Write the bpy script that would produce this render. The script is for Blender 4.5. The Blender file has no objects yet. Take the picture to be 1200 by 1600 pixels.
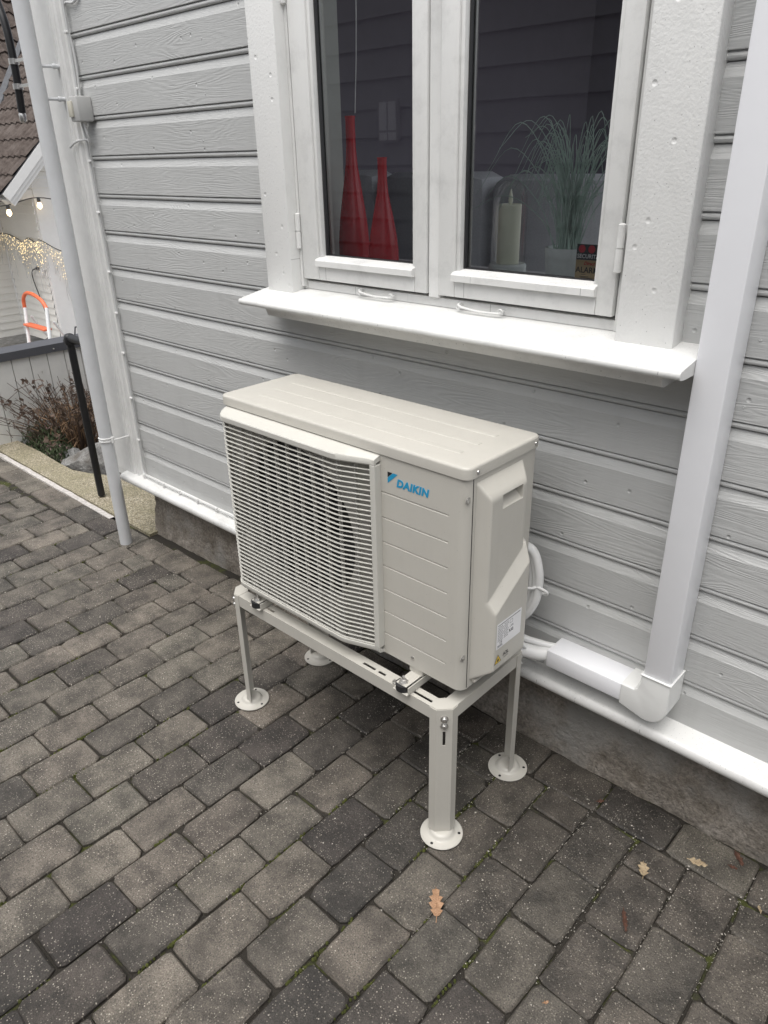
import bpy, bmesh, math, random
from mathutils import Vector, Matrix, noise
random.seed(7)
R = math.radians
S = bpy.context.scene
COL = S.collection

# ------------------------------------------------------------------ camera, sky, sun, exposure
CP = Vector((1.2614, -1.6151, 1.716)); YAW, PIT, ROL, FPX = 0.753, -0.4507, -0.022, 1146.12
cd = bpy.data.cameras.new('camera'); cam = bpy.data.objects.new('camera', cd); COL.objects.link(cam)
F = Vector((-math.sin(YAW)*math.cos(PIT), math.cos(YAW)*math.cos(PIT), math.sin(PIT)))
Rt = Vector((math.cos(YAW), math.sin(YAW), 0)); Up = Rt.cross(F)
R2 = Rt*math.cos(ROL)+Up*math.sin(ROL); U2 = -Rt*math.sin(ROL)+Up*math.cos(ROL)
m = Matrix.Identity(4)
for i in range(3):
    m[i][0], m[i][1], m[i][2], m[i][3] = R2[i], U2[i], -F[i], CP[i]
cam.matrix_world = m
cd.sensor_fit = 'VERTICAL'; cd.sensor_height = 36; cd.lens = 36*FPX/1600
cd.clip_start = 0.05; cd.clip_end = 500
S.camera = cam

SUN_EL, SUN_AZ = 70, 168      # azimuth the light comes from, degrees clockwise from +Y
w = bpy.data.worlds.new('World'); S.world = w; w.use_nodes = True
nt = w.node_tree; nt.nodes.clear()
sky = nt.nodes.new('ShaderNodeTexSky'); sky.sky_type = 'NISHITA'; sky.sun_disc = False
sky.sun_elevation = R(SUN_EL); sky.sun_rotation = R(SUN_AZ); sky.dust_density = 4; sky.air_density = 1
hs = nt.nodes.new('ShaderNodeHueSaturation'); hs.inputs['Saturation'].default_value = 0.22
bg = nt.nodes.new('ShaderNodeBackground'); bg.inputs['Strength'].default_value = 0.12
wo = nt.nodes.new('ShaderNodeOutputWorld')
nt.links.new(sky.outputs[0], hs.inputs['Color']); nt.links.new(hs.outputs[0], bg.inputs[0]); nt.links.new(bg.outputs[0], wo.inputs[0])
sl = bpy.data.lights.new('sun', 'SUN'); sl.energy = 1.2; sl.angle = R(65); sl.color = (1, .97, .92)
sun = bpy.data.objects.new('sun', sl); COL.objects.link(sun)
d = Vector((math.sin(R(SUN_AZ))*math.cos(R(SUN_EL)), math.cos(R(SUN_AZ))*math.cos(R(SUN_EL)), math.sin(R(SUN_EL))))
sun.rotation_euler = d.to_track_quat('Z', 'Y').to_euler(); sun.location = (0, -3, 8)
S.view_settings.view_transform = 'Standard'; S.view_settings.look = 'None'
S.view_settings.gamma = 1; S.view_settings.use_curve_mapping = False
S.view_settings.exposure = 0.80

# ------------------------------------------------------------------ materials
class NT:
    def __init__(s, name, rough=.6, metal=0, spec=.5):
        s.m = bpy.data.materials.new(name); s.m.use_nodes = True; s.t = s.m.node_tree
        s.b = s.t.nodes['Principled BSDF']; s.b.inputs['Roughness'].default_value = rough
        s.b.inputs['Metallic'].default_value = metal; s.b.inputs['Specular IOR Level'].default_value = spec
        s.tc = s.t.nodes.new('ShaderNodeTexCoord'); s.geo = s.t.nodes.new('ShaderNodeNewGeometry'); s.oi = s.t.nodes.new('ShaderNodeObjectInfo')
    def n(s, t, **k):
        o = s.t.nodes.new(t)
        for a, b in k.items(): setattr(o, a, b)
        return o
    def put(s, sock, v):
        if isinstance(v, bpy.types.NodeSocket): s.t.links.new(v, sock)
        elif v is not None:
            if isinstance(v, (tuple, list)) and len(v) == 3 and sock.type == 'RGBA': v = (*v, 1)
            sock.default_value = v
    def math(s, op, a, b=None, c=None, clamp=False):
        o = s.n('ShaderNodeMath', operation=op, use_clamp=clamp)
        for i, v in enumerate((a, b, c)):
            if v is not None: s.put(o.inputs[i], v)
        return o.outputs[0]
    def vec(s, v, scale=(1, 1, 1), off=None):
        o = s.n('ShaderNodeMapping'); s.put(o.inputs['Vector'], v); o.inputs['Scale'].default_value = scale
        if off is not None: s.put(o.inputs['Location'], off)
        return o.outputs[0]
    def noise(s, v, scale, detail=3, rough=.5, dist=0):
        o = s.n('ShaderNodeTexNoise'); s.put(o.inputs['Vector'], v)
        o.inputs['Scale'].default_value = scale; o.inputs['Detail'].default_value = detail
        o.inputs['Roughness'].default_value = rough; o.inputs['Distortion'].default_value = dist
        return o.outputs[0]
    def wallxz(s):
        a = s.n('ShaderNodeSeparateXYZ'); s.put(a.inputs[0], s.geo.outputs['Position'])
        c = s.n('ShaderNodeCombineXYZ'); s.put(c.inputs[0], a.outputs[0]); s.put(c.inputs[1], a.outputs[2]); return c.outputs[0]
    def voro(s, v, scale, out='Distance', rnd=1, dim='3D'):
        o = s.n('ShaderNodeTexVoronoi', voronoi_dimensions=dim); s.put(o.inputs['Vector'], v); o.inputs['Scale'].default_value = scale
        o.inputs['Randomness'].default_value = rnd
        return o.outputs[out]
    def ramp(s, f, a, b, lo=0., hi=1.):
        o = s.n('ShaderNodeMapRange', clamp=True); s.put(o.inputs[0], f)
        for i, v in zip((1, 2, 3, 4), (a, b, lo, hi)): o.inputs[i].default_value = v
        return o.outputs[0]
    def mix(s, f, a, b, mode='MIX'):
        o = s.n('ShaderNodeMix', data_type='RGBA', blend_type=mode)
        s.put(o.inputs[0], f); s.put(o.inputs[6], a); s.put(o.inputs[7], b)
        return o.outputs[2]
    def rand(s): return s.oi.outputs['Random']
    def bump(s, h, dist=.001, strength=1., prev=None):
        o = s.n('ShaderNodeBump'); s.put(o.inputs['Height'], h)
        o.inputs['Distance'].default_value = dist; o.inputs['Strength'].default_value = strength
        if prev is not None: s.put(o.inputs['Normal'], prev)
        s.put(s.b.inputs['Normal'], o.outputs[0]); return o.outputs[0]
    def col(s, c): s.put(s.b.inputs['Base Color'], c); return s

def plain(name, c, rough=.5, metal=0, spec=.5, mott=.06, ms=12, bump=0, bs=300):
    k = NT(name, rough, metal, spec); P = k.geo.outputs['Position']
    f = k.ramp(k.noise(P, ms, 4, .6), .3, .7, 1-mott, 1+mott*.4)
    k.col(k.mix(1., c, f, 'MULTIPLY'))
    if bump: k.bump(k.noise(P, bs, 3), bump, .6)
    return k.m

def mat_siding(name, c, bumpd=.0017):
    k = NT(name, .42); P = k.geo.outputs['Position']
    cx = k.n('ShaderNodeCombineXYZ'); k.put(cx.inputs[0], k.math('MULTIPLY', k.rand(), 37)); k.put(cx.inputs[2], k.math('MULTIPLY', k.rand(), 91))
    v = k.vec(P, (1.6, 1.6, 14), cx.outputs[0])
    g = k.noise(v, 1., 2, .45, .35)
    rings = k.math('SINE', k.math('MULTIPLY', g, 150))
    fine = k.noise(k.vec(P, (14, 14, 260), cx.outputs[0]), 1., 4, .6)
    amp = k.ramp(k.noise(P, 3.2, 3), .35, .65, .15, 1)
    h = k.math('ADD', k.math('MULTIPLY', k.math('MULTIPLY', rings, amp), .30), k.math('MULTIPLY', fine, 1.1))
    dimp = k.ramp(k.voro(k.wallxz(), 5.5, dim='2D'), .010, .030, -3.5, 0)
    k.bump(k.math('ADD', h, dimp), bumpd, .55)
    f = k.ramp(k.noise(P, 5, 5, .65), .25, .75, .93, 1.03)
    f2 = k.ramp(k.rand(), 0, 1, .965, 1.02)
    # faint rain streaks and dust low on the wall
    st = k.ramp(k.noise(k.vec(P, (16, 16, 1.2)), 1., 4, .6), .55, .8, 1, .93)
    k.col(k.mix(1., k.mix(1., k.mix(1., c, f, 'MULTIPLY'), f2, 'MULTIPLY'), st, 'MULTIPLY'))
    return k.m

def mat_trim(name, c):
    k = NT(name, .38); P = k.geo.outputs['Position']
    h = k.math('ADD', k.math('MULTIPLY', k.noise(P, 140, 3, .5, .3), 1.2), k.math('MULTIPLY', k.noise(k.vec(P, (1, 1, .35)), 24, 3, .6, .8), 1.2))
    dimp = k.ramp(k.voro(k.wallxz(), 9.5, dim='2D'), .020, .060, -3.2, 0)
    k.bump(k.math('ADD', h, dimp), .0019, .42)
    dirt = k.ramp(k.noise(P, 9, 6, .7), .58, .8, 1, .9)
    sp = k.ramp(k.voro(k.wallxz(), 26, dim='2D'), .02, .035, .6, 1)
    k.col(k.mix(1., k.mix(1., c, dirt, 'MULTIPLY'), sp, 'MULTIPLY')); return k.m

def mat_brushed(name, c):           # window joinery and sill: brush marks, hairline cracks, little grit
    k = NT(name, .36); P = k.geo.outputs['Position']
    h = k.math('ADD', k.noise(k.vec(P, (1, 1, .12)), 130, 3), k.noise(P, 30, 3))
    k.bump(h, .0010, .5)
    dirt = k.ramp(k.noise(P, 11, 7, .72), .50, .78, 1.03, .82)
    grit = k.ramp(k.voro(k.vec(P, (1, 1.6, 1)), 46, dim='2D'), .03, .05, .5, 1)
    k.col(k.mix(1., k.mix(1., c, dirt, 'MULTIPLY'), grit, 'MULTIPLY')); return k.m

def mat_paver(name, tinted=True):
    k = NT(name, .55, spec=.5); P = k.geo.outputs['Position']
    base = k.mix(k.oi.outputs['Color'] if tinted else .62, (.036, .031, .029), (.172, .154, .128))
    if tinted:
        hue = k.mix(k.rand(), (1.03, .99, .98), (.99, 1.0, .985))
        base = k.mix(1., base, hue, 'MULTIPLY')
    # soft dark stains of each stone, patchy moisture over the whole floor
    blot = k.ramp(k.noise(P, 11, 5, .6), .40, .62, 1.12, .52)
    base = k.mix(1., base, blot, 'MULTIPLY')
    soft = k.ramp(k.noise(P, 2.3, 4, .6), .35, .7, 1.12, .68)
    base = k.mix(1., base, soft, 'MULTIPLY')
    grain = k.ramp(k.noise(P, 300, 4, .75), .32, .70, .38, 1.75)
    base = k.mix(1., base, grain, 'MULTIPLY')
    W = 165
    gr = k.n('ShaderNodeSeparateColor'); k.put(gr.inputs[0], k.voro(P, W, 'Color', dim='2D'))
    vd = k.voro(P, W, dim='2D')
    cover = k.ramp(k.noise(P, 6, 3), .35, .6, .3, 1)
    g2 = k.math('MULTIPLY', k.math('MULTIPLY', k.ramp(vd, .16, .30, 1, 0), k.ramp(gr.outputs[0], .70, .74, 0, 1)), cover)
    base = k.mix(k.math('MULTIPLY', g2, .62), base, (.46, .42, .35))
    gb = k.n('ShaderNodeSeparateColor'); k.put(gb.inputs[0], k.voro(P, 70, 'Color', dim='2D'))
    g3 = k.math('MULTIPLY', k.ramp(k.voro(P, 70, dim='2D'), .08, .13, 1, 0), k.ramp(gb.outputs[0], .84, .86, 0, 1))
    base = k.mix(k.math('MULTIPLY', g3, cover), base, (.55, .50, .43))
    pit = k.math('MULTIPLY', k.ramp(vd, .2, .36, 1, 0), k.ramp(gr.outputs[1], .84, .90, 0, 1))
    base = k.mix(k.math('MULTIPLY', pit, .75), base, (.03, .026, .023))
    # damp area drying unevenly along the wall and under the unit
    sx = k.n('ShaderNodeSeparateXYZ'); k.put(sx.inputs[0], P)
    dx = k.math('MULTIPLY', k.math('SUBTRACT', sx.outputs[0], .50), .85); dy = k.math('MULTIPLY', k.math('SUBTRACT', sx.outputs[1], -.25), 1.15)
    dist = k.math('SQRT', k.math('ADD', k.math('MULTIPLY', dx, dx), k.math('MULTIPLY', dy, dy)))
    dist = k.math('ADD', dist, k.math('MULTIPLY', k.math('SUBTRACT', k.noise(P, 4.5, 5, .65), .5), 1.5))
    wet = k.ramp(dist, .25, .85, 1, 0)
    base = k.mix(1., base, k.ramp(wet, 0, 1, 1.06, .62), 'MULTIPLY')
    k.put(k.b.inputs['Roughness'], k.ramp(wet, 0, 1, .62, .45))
    k.col(base)
    h = k.math('ADD', k.math('MULTIPLY', k.noise(P, 230, 4, .75), 1.1), k.math('MULTIPLY', k.noise(P, 45, 4, .6), 1.5))
    k.bump(k.math('ADD', h, k.math('MULTIPLY', g2, .35)), .0028, .9)
    return k.m

def mat_joint():
    k = NT('joint_sand', .95); P = k.geo.outputs['Position']
    c = k.mix(k.noise(P, 300, 3), (.012, .011, .009), (.05, .042, .032))
    mo = k.ramp(k.noise(P, 5.5, 5, .65), .53, .60)
    mc = k.mix(k.noise(P, 90, 3), (.022, .032, .006), (.085, .09, .018))
    k.col(k.mix(mo, c, mc)); k.bump(k.noise(P, 220, 4, .7), .006, 1); return k.m

def mat_rough(name, a, b, sc=25, bd=.006, fine=300, c2=None, rough=.9):
    k = NT(name, rough, spec=.3); P = k.geo.outputs['Position']
    base = k.mix(k.ramp(k.noise(P, sc, 5, .65), .35, .65), a, b)
    base = k.mix(1., base, k.ramp(k.noise(P, fine, 3, .7), .3, .7, .6, 1.35), 'MULTIPLY')
    if c2 is not None:
        base = k.mix(k.ramp(k.noise(P, 3.4, 4, .6), .5, .68), base, c2)
    k.col(base)
    k.bump(k.math('ADD', k.noise(P, fine*.5, 4, .75), k.math('MULTIPLY', k.noise(P, sc*1.4, 4, .6), 1.5)), bd, .8)
    return k.m

def mat_aggregate():
    k = NT('exposed_aggregate', .85, spec=.3); P = k.geo.outputs['Position']
    sc = k.n('ShaderNodeSeparateColor'); k.put(sc.inputs[0], k.voro(P, 130, 'Color'))
    base = k.mix(sc.outputs[0], (.26, .22, .14), (.56, .51, .40))
    base = k.mix(k.ramp(k.noise(P, 5, 4), .4, .7), base, (.33, .30, .20))
    base = k.mix(1., base, k.ramp(k.voro(P, 130), .2, .55, 1.15, .6), 'MULTIPLY')
    k.col(base); k.bump(k.voro(P, 130), .004, -.8); return k.m

def mat_unit(name, c):              # powder coat with faint orange peel, dust and run marks
    k = NT(name, .36); P = k.geo.outputs['Position']
    st = k.ramp(k.noise(k.vec(P, (34, 34, 2.2)), 1., 5, .65), .5, .8, 1.005, .965)
    du = k.ramp(k.noise(P, 7, 6, .7), .45, .75, 1.01, .96)
    sp = k.ramp(k.voro(P, 55), .05, .08, .82, 1)
    k.col(k.mix(1., k.mix(1., k.mix(1., c, st, 'MULTIPLY'), du, 'MULTIPLY'), sp, 'MULTIPLY'))
    k.put(k.b.inputs['Roughness'], k.ramp(k.noise(P, 9, 5, .7), .3, .7, .30, .46))
    k.bump(k.noise(P, 700, 2), .0003, .5); return k.m

def mat_glass(name, tint=(.93, .95, .95), extra=.02, gain=1.7):
    k = NT(name); t = k.t
    tr = k.n('ShaderNodeBsdfTransparent'); tr.inputs[0].default_value = (*tint, 1)
    gl = k.n('ShaderNodeBsdfGlossy'); gl.inputs['Roughness'].default_value = .004
    fr = k.n('ShaderNodeFresnel'); fr.inputs[0].default_value = 1.52
    f = k.math('ADD', k.math('MULTIPLY', fr.outputs[0], gain), extra)
    mx = k.n('ShaderNodeMixShader'); k.put(mx.inputs[0], f)
    t.links.new(tr.outputs[0], mx.inputs[1]); t.links.new(gl.outputs[0], mx.inputs[2])
    t.links.new(mx.outputs[0], t.nodes['Material Output'].inputs[0]); return k.m

def mat_emit(name, c, e, base=(.8, .7, .5)):
    k = NT(name, .4); k.col(base); k.put(k.b.inputs['Emission Color'], c); k.b.inputs['Emission Strength'].default_value = e; return k.m

M = dict(
    siding=mat_siding('grey_painted_siding', (.49, .495, .488)),
    trim=mat_trim('white_painted_rough_wood', (.76, .76, .745)),
    joinery=mat_brushed('white_painted_joinery', (.68, .68, .665)),
    corner=plain('light_grey_painted_wood', (.72, .72, .705), .42, mott=.08, ms=14, bump=.0004, bs=160),
    pipe=plain('grey_steel_downpipe', (.60, .61, .62), .35, mott=.07, ms=9, bump=.0006, bs=30),
    pvc=plain('white_pvc', (.82, .825, .85), .32, mott=.02),
    pvc2=plain('cream_white_pvc', (.74, .745, .73), .36, mott=.03),
    unit=mat_unit('beige_powder_coat', (.515, .497, .450)),
    unit_plastic=plain('pale_grille_plastic', (.58, .57, .525), .4, mott=.02),
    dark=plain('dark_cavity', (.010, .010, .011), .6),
    fan=plain('dark_fan_plastic', (.022, .022, .024), .5),
    shroud=plain('shroud_metal', (.34, .33, .305), .5),
    rubber=plain('black_rubber', (.02, .02, .022), .55),
    steel=plain('zinc_bolt_steel', (.62, .61, .59), .3, metal=.9, mott=.2, ms=200),
    black=plain('black_powder_coat', (.012, .012, .013), .4),
    coping=plain('dark_grey_metal_coping', (.085, .088, .10), .45, mott=.1),
    fence=plain('pale_painted_fence', (.74, .74, .71), .55, mott=.07, ms=8, bump=.001, bs=90),
    neigh=plain('warm_white_siding', (.88, .865, .82), .5, mott=.05, ms=3, bump=.001, bs=60),
    neighw=plain('bright_white_trim', (.88, .88, .87), .45, mott=.03),
    opp=plain('opposite_grey_siding', (.30, .30, .31), .6, mott=.1, ms=3),
    tile=mat_rough('brown_roof_tile', (.055, .042, .036), (.105, .085, .075), 14, .004, 200, (.12, .10, .09)),
    lead=plain('lead_flashing', (.10, .105, .115), .6, mott=.2),
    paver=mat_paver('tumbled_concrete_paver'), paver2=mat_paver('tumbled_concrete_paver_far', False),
    joint=mat_joint(),
    found=mat_rough('rough_foundation_render', (.19, .165, .135), (.32, .29, .255), 9, .016, 90, (.31, .30, .28)),
    agg=mat_aggregate(),
    lip=plain('pale_edging_strip', (.56, .53, .50), .8, mott=.3, ms=60, bump=.002, bs=200),
    rock=mat_rough('grey_schist', (.12, .12, .12), (.34, .34, .33), 7, .01, 90, (.10, .085, .07)),
    soil=mat_rough('dark_bed_soil', (.025, .020, .015), (.07, .055, .04), 30, .01, 200),
    ground=mat_rough('grey_gravel_ground', (.18, .17, .155), (.30, .29, .27), 12, .01, 120),
    wall_in=plain('plum_grey_interior_wall', (.20, .185, .225), .7, mott=.04),
    curtain=plain('pale_curtain', (.55, .57, .53), .8),
    sofa=plain('grey_sofa_weave', (.70, .715, .73), .95, mott=.12, ms=140, bump=.002, bs=260),
    red=plain('red_glazed_vase', (.60, .018, .032), .22, mott=.05),
    wax=plain('ivory_candle_wax', (.93, .93, .76), .5),
    pot=plain('pale_ceramic_pot', (.80, .84, .82), .5, mott=.1, ms=40),
    blade=plain('blue_green_grass_blade', (.50, .64, .56), .5, mott=.3, ms=30),
    glass=mat_glass('window_glass'), glass_dome=mat_glass('dome_glass', (.985, .99, .985), 0, .3),
    spacer=plain('dark_glazing_gasket', (.03, .03, .032), .4), alu=plain('spacer_bar', (.4, .4, .38), .35, metal=.6),
    label=plain('sticker_white', (.80, .80, .81), .35, mott=.01), ink=plain('sticker_ink', (.03, .03, .035), .5, mott=0),
    greyink=plain('sticker_grey_ink', (.22, .22, .23), .5, mott=0),
    blue=plain('emblem_blue', (.02, .29, .52), .35, mott=0), blkem=plain('emblem_black', (.01, .012, .016), .35, mott=0),
    yellow=plain('warning_yellow', (.75, .52, .05), .4, mott=0),
    stred=plain('sticker_red', (.55, .01, .03), .4, mott=0), sttan=plain('sticker_tan', (.50, .38, .22), .5, mott=0), stblk=plain('sticker_black', (.012, .012, .016), .4, mott=0),
    orange=plain('orange_plastic', (.78, .17, .07), .4), alad=plain('white_ladder_tube', (.75, .76, .76), .35),
    cable=plain('grey_painted_cable', (.55, .555, .55), .45), cablew=plain('white_cable', (.74, .74, .73), .4), cabled=plain('dark_cable', (.06, .06, .062), .5),
    switch=plain('grey_switch_box', (.44, .44, .43), .45), rocker=plain('cream_rocker', (.55, .53, .45), .4),
    leaf=mat_rough('dry_oak_leaf', (.30, .17, .095), (.42, .26, .16), 60, .001, 300, rough=.7),
    leaf2=mat_rough('dark_dry_leaf', (.07, .035, .025), (.13, .065, .045), 60, .001, 300, rough=.7),
    leaf3=mat_rough('tan_dry_leaf', (.28, .21, .13), (.40, .32, .21), 60, .001, 300, rough=.7),
    twig=plain('brown_bare_stem', (.115, .078, .058), .8, mott=.5, ms=25), twig2=plain('tan_inner_stem', (.34, .22, .13), .8, mott=.4, ms=25),
    heath=plain('heather_green', (.085, .115, .055), .8, mott=.6, ms=30), heath2=plain('heather_pink', (.38, .24, .25), .8, mott=.5, ms=30),
    moss=plain('moss_green', (.075, .085, .016), .95, mott=.6, ms=80),
    grit=plain('pale_grit', (.60, .56, .50), .8, mott=.5, ms=60),
    bulb=mat_emit('warm_bulb', (1, .72, .35), 3), fairy=mat_emit('fairy_light_warm', (1, .76, .40), .8),
)

# ------------------------------------------------------------------ mesh helpers
def world_off(p):
    v = Vector((0, 0, 0))
    while p is not None: v += p.location; p = p.parent
    return v

class MB:
    """collects verts and faces in world metres"""
    def __init__(s): s.v = []; s.f = []
    def add(s, vs, fs):
        b = len(s.v); s.v += [tuple(v) for v in vs]; s.f += [tuple(i+b for i in f) for f in fs]; return s
    def box(s, x0, x1, y0, y1, z0, z1, bev=0, mat=None):
        if bev:
            bm = bmesh.new(); bmesh.ops.create_cube(bm, size=1)
            for v in bm.verts:
                v.co = Vector(((x0+x1)/2+v.co.x*(x1-x0), (y0+y1)/2+v.co.y*(y1-y0), (z0+z1)/2+v.co.z*(z1-z0)))
            bmesh.ops.bevel(bm, geom=bm.edges[:], offset=bev, segments=2, affect='EDGES', profile=.5)
            bm.verts.index_update()
            vs = [v.co.copy() for v in bm.verts]; fs = [[v.index for v in f.verts] for f in bm.faces]; bm.free()
        else:
            vs = [Vector(p) for p in ((x0, y0, z0), (x1, y0, z0), (x1, y1, z0), (x0, y1, z0), (x0, y0, z1), (x1, y0, z1), (x1, y1, z1), (x0, y1, z1))]
            fs = [(0, 3, 2, 1), (4, 5, 6, 7), (0, 1, 5, 4), (1, 2, 6, 5), (2, 3, 7, 6), (3, 0, 4, 7)]
        if mat is not None: vs = [mat @ v for v in vs]
        return s.add(vs, fs)
    def prof_x(s, prof, x0, x1, nx=1, close=True, wob=0):       # (y, z) profile swept along x
        n = len(prof); vs = []; fs = []
        for i in range(nx+1):
            x = x0+(x1-x0)*i/nx
            for (y, z) in prof:
                dy = wob*noise.noise(Vector((x*3, y*9, z*9))) if wob else 0
                vs.append((x, y+dy, z+dy*.6))
        m = n if close else n-1
        for i in range(nx):
            for j in range(m):
                a, b = i*n+j, i*n+(j+1) % n
                fs.append((a, a+n, b+n, b))
        if close: fs += [tuple(range(n)), tuple(nx*n+j for j in reversed(range(n)))]
        return s.add(vs, fs)
    def prism_z(s, poly, z0, z1):
        n = len(poly); vs = [(x, y, z0) for x, y in poly]+[(x, y, z1) for x, y in poly]
        fs = [tuple(reversed(range(n))), tuple(range(n, 2*n))]+[(i, (i+1) % n, (i+1) % n+n, i+n) for i in range(n)]
        return s.add(vs, fs)
    def tube(s, pts, r, n=10, cap=True):
        pts = [Vector(p) for p in pts]; rr = r if isinstance(r, (list, tuple)) else [r]*len(pts)
        vs = []; fs = []; prev = None
        for i, p in enumerate(pts):
            t = (pts[min(i+1, len(pts)-1)]-pts[max(i-1, 0)]).normalized()
            if prev is None: a = t.cross(Vector((0, 0, 1)) if abs(t.z) < .9 else Vector((1, 0, 0))).normalized()
            else: a = (prev-t*prev.dot(t)).normalized()
            prev = a; b = t.cross(a)
            for k in range(n):
                th = 2*math.pi*k/n; vs.append(p+(a*math.cos(th)+b*math.sin(th))*rr[i])
        for i in range(len(pts)-1):
            for k in range(n):
                fs.append((i*n+k, i*n+(k+1) % n, (i+1)*n+(k+1) % n, (i+1)*n+k))
        if cap: fs += [tuple(reversed(range(n))), tuple((len(pts)-1)*n+k for k in range(n))]
        return s.add(vs, fs)
    def lathe(s, prof, c, n=28, axis='z'):      # prof: (r, h) from bottom to top
        vs = []; fs = []
        for r, h in prof:
            for k in range(n):
                th = 2*math.pi*k/n; a, b = r*math.cos(th), r*math.sin(th)
                p = (a, b, h) if axis == 'z' else ((a, -h, b) if axis == 'y' else (h, a, b))
                vs.append(Vector(c)+Vector(p))
        for i in range(len(prof)-1):
            for k in range(n):
                fs.append((i*n+k, i*n+(k+1) % n, (i+1)*n+(k+1) % n, (i+1)*n+k))
        fs += [tuple(reversed(range(n))), tuple((len(prof)-1)*n+k for k in range(n))]
        return s.add(vs, fs)
    def build(s, name, mat, parent=None, smooth=False, loc=None, fix=True):
        off = world_off(parent)
        if loc is not None: off = Vector(loc) if parent is None else off+Vector(loc)
        me = bpy.data.meshes.new(name)
        me.from_pydata([(v[0]-off[0], v[1]-off[1], v[2]-off[2]) for v in s.v], [], s.f)
        if fix:
            bm = bmesh.new(); bm.from_mesh(me); bmesh.ops.recalc_face_normals(bm, faces=bm.faces); bm.to_mesh(me); bm.free()
        me.materials.append(M[mat] if isinstance(mat, str) else mat)
        if smooth:
            me.shade_smooth()
            try: me.set_sharp_from_angle(angle=R(40))
            except Exception: pass
        o = bpy.data.objects.new(name, me); COL.objects.link(o)
        if parent is not None: o.parent = parent
        if loc is not None: o.location = loc
        return o

def tag(o, label=None, cat=None, group=None, kind=None):
    if label: o['label'] = label
    if cat: o['category'] = cat
    if group: o['group'] = group
    if kind: o['kind'] = kind
    return o
def thing(name, loc, label, cat, group=None):
    o = bpy.data.objects.new(name, None); COL.objects.link(o); o.location = loc; o.empty_display_size = .1
    return tag(o, label, cat, group)
def text_mesh(txt, size, parent, mat, name, M4, bold=0., shear=0., align='LEFT', spacing=1., ext=0.0004):
    c = bpy.data.curves.new(name, 'FONT'); c.body = txt; c.size = size; c.offset = bold; c.shear = shear
    c.align_x = align; c.space_character = spacing; c.extrude = ext; c.resolution_u = 3
    t = bpy.data.objects.new(name+'_tmp', c); COL.objects.link(t)
    dg = bpy.context.evaluated_depsgraph_get(); me = bpy.data.meshes.new_from_object(t.evaluated_get(dg))
    bpy.data.objects.remove(t); me.name = name
    me.transform(Matrix.Translation(-world_off(parent)) @ M4)
    me.materials.clear(); me.materials.append(M[mat])
    o = bpy.data.objects.new(name, me); COL.objects.link(o); o.parent = parent; return o
def frame_mat(o, ex, ey):       # text plane: ex = writing direction, ey = up
    ex = Vector(ex).normalized(); ey = Vector(ey).normalized(); ez = ex.cross(ey)
    m4 = Matrix.Identity(4)
    for i in range(3): m4[i][0], m4[i][1], m4[i][2], m4[i][3] = ex[i], ey[i], ez[i], o[i]
    return m4
def project(p):
    d = Vector(p)-CP; wz = d.dot(F)
    if wz <= .05: return None
    return (600+FPX*d.dot(R2)/wz, 800-FPX*d.dot(U2)/wz)
def curve_pts(ctrl, n=8):       # Catmull-Rom through control points
    P = [Vector(c) for c in ctrl]; P = [P[0]*2-P[1]]+P+[P[-1]*2-P[-2]]; out = []
    for i in range(1, len(P)-2):
        for k in range(n):
            t = k/n; a, b, c, d_ = P[i-1], P[i], P[i+1], P[i+2]
            out.append(.5*((2*b)+(c-a)*t+(2*a-5*b+4*c-d_)*t*t+(3*b-a-3*c+d_)*t**3))
    out.append(P[-2]); return out

# ------------------------------------------------------------------ ground
g = MB().add([(-70, -60, -.95), (60, -60, -.95), (60, 60, -.95), (-70, 60, -.95)], [(0, 1, 2, 3)]).build('ground', 'ground'); tag(g, kind='structure')
patio = MB()
NX, NY = 90, 40
vs = []; fs = []
for i in range(NX+1):
    for j in range(NY+1):
        x = -7.5+10.5*i/NX; y = -3.6+3.66*j/NY
        vs.append((x, y, -.013+.004*noise.noise(Vector((x*5, y*5, 0)))))
for i in range(NX):
    for j in range(NY):
        a = i*(NY+1)+j; fs.append((a, a+NY+1, a+NY+2, a+1))
patio = MB().add(vs, fs).build('patio', 'joint', smooth=True); tag(patio, kind='structure')

# pavers: running bond at right angles to the wall, one course along the wall
def paver_mesh(L, W, seed):
    rnd = random.Random(seed); H = .06
    l, w2 = L/2, W/2; c = .0065+rnd.random()*.005
    def q(): return 1+(rnd.uniform(.6, 1.9) if rnd.random() < .2 else rnd.uniform(-.35, .5))
    a = [c*q() for _ in range(8)]
    P = [(-l+a[0], -w2), (0+rnd.uniform(-.01, .01), -w2-rnd.uniform(-.001, .001)), (l-a[1], -w2), (l, -w2+a[2]), (l, w2-a[3]), (l-a[4], w2), (rnd.uniform(-.01, .01), w2+rnd.uniform(-.001, .0015)), (-l+a[5], w2), (-l, w2-a[6]), (-l, -w2+a[7])]
    P = [(x+rnd.uniform(-.0024, .0020), y+rnd.uniform(-.0022, .0020)) for x, y in P]
    n = len(P); b = .0048
    rings = []
    for k, (ins, z) in enumerate(((0, -H), (0, -.0052), (b, 0))):
        rings += [(x*(1-ins/l), y*(1-ins/w2), z+(rnd.uniform(-.0008, .0008) if k == 2 else 0)) for x, y in P]
    f = [(i+n*k, (i+1) % n+n*k, (i+1) % n+n*(k+1), i+n*(k+1)) for k in range(2) for i in range(n)]+[tuple(range(2*n, 3*n))]
    me = bpy.data.meshes.new('paver'); me.from_pydata(rings, [], f); me.materials.append(M['paver'])
    bm = bmesh.new(); bm.from_mesh(me); bmesh.ops.recalc_face_normals(bm, faces=bm.faces); bm.to_mesh(me); bm.free()
    return me
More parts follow.
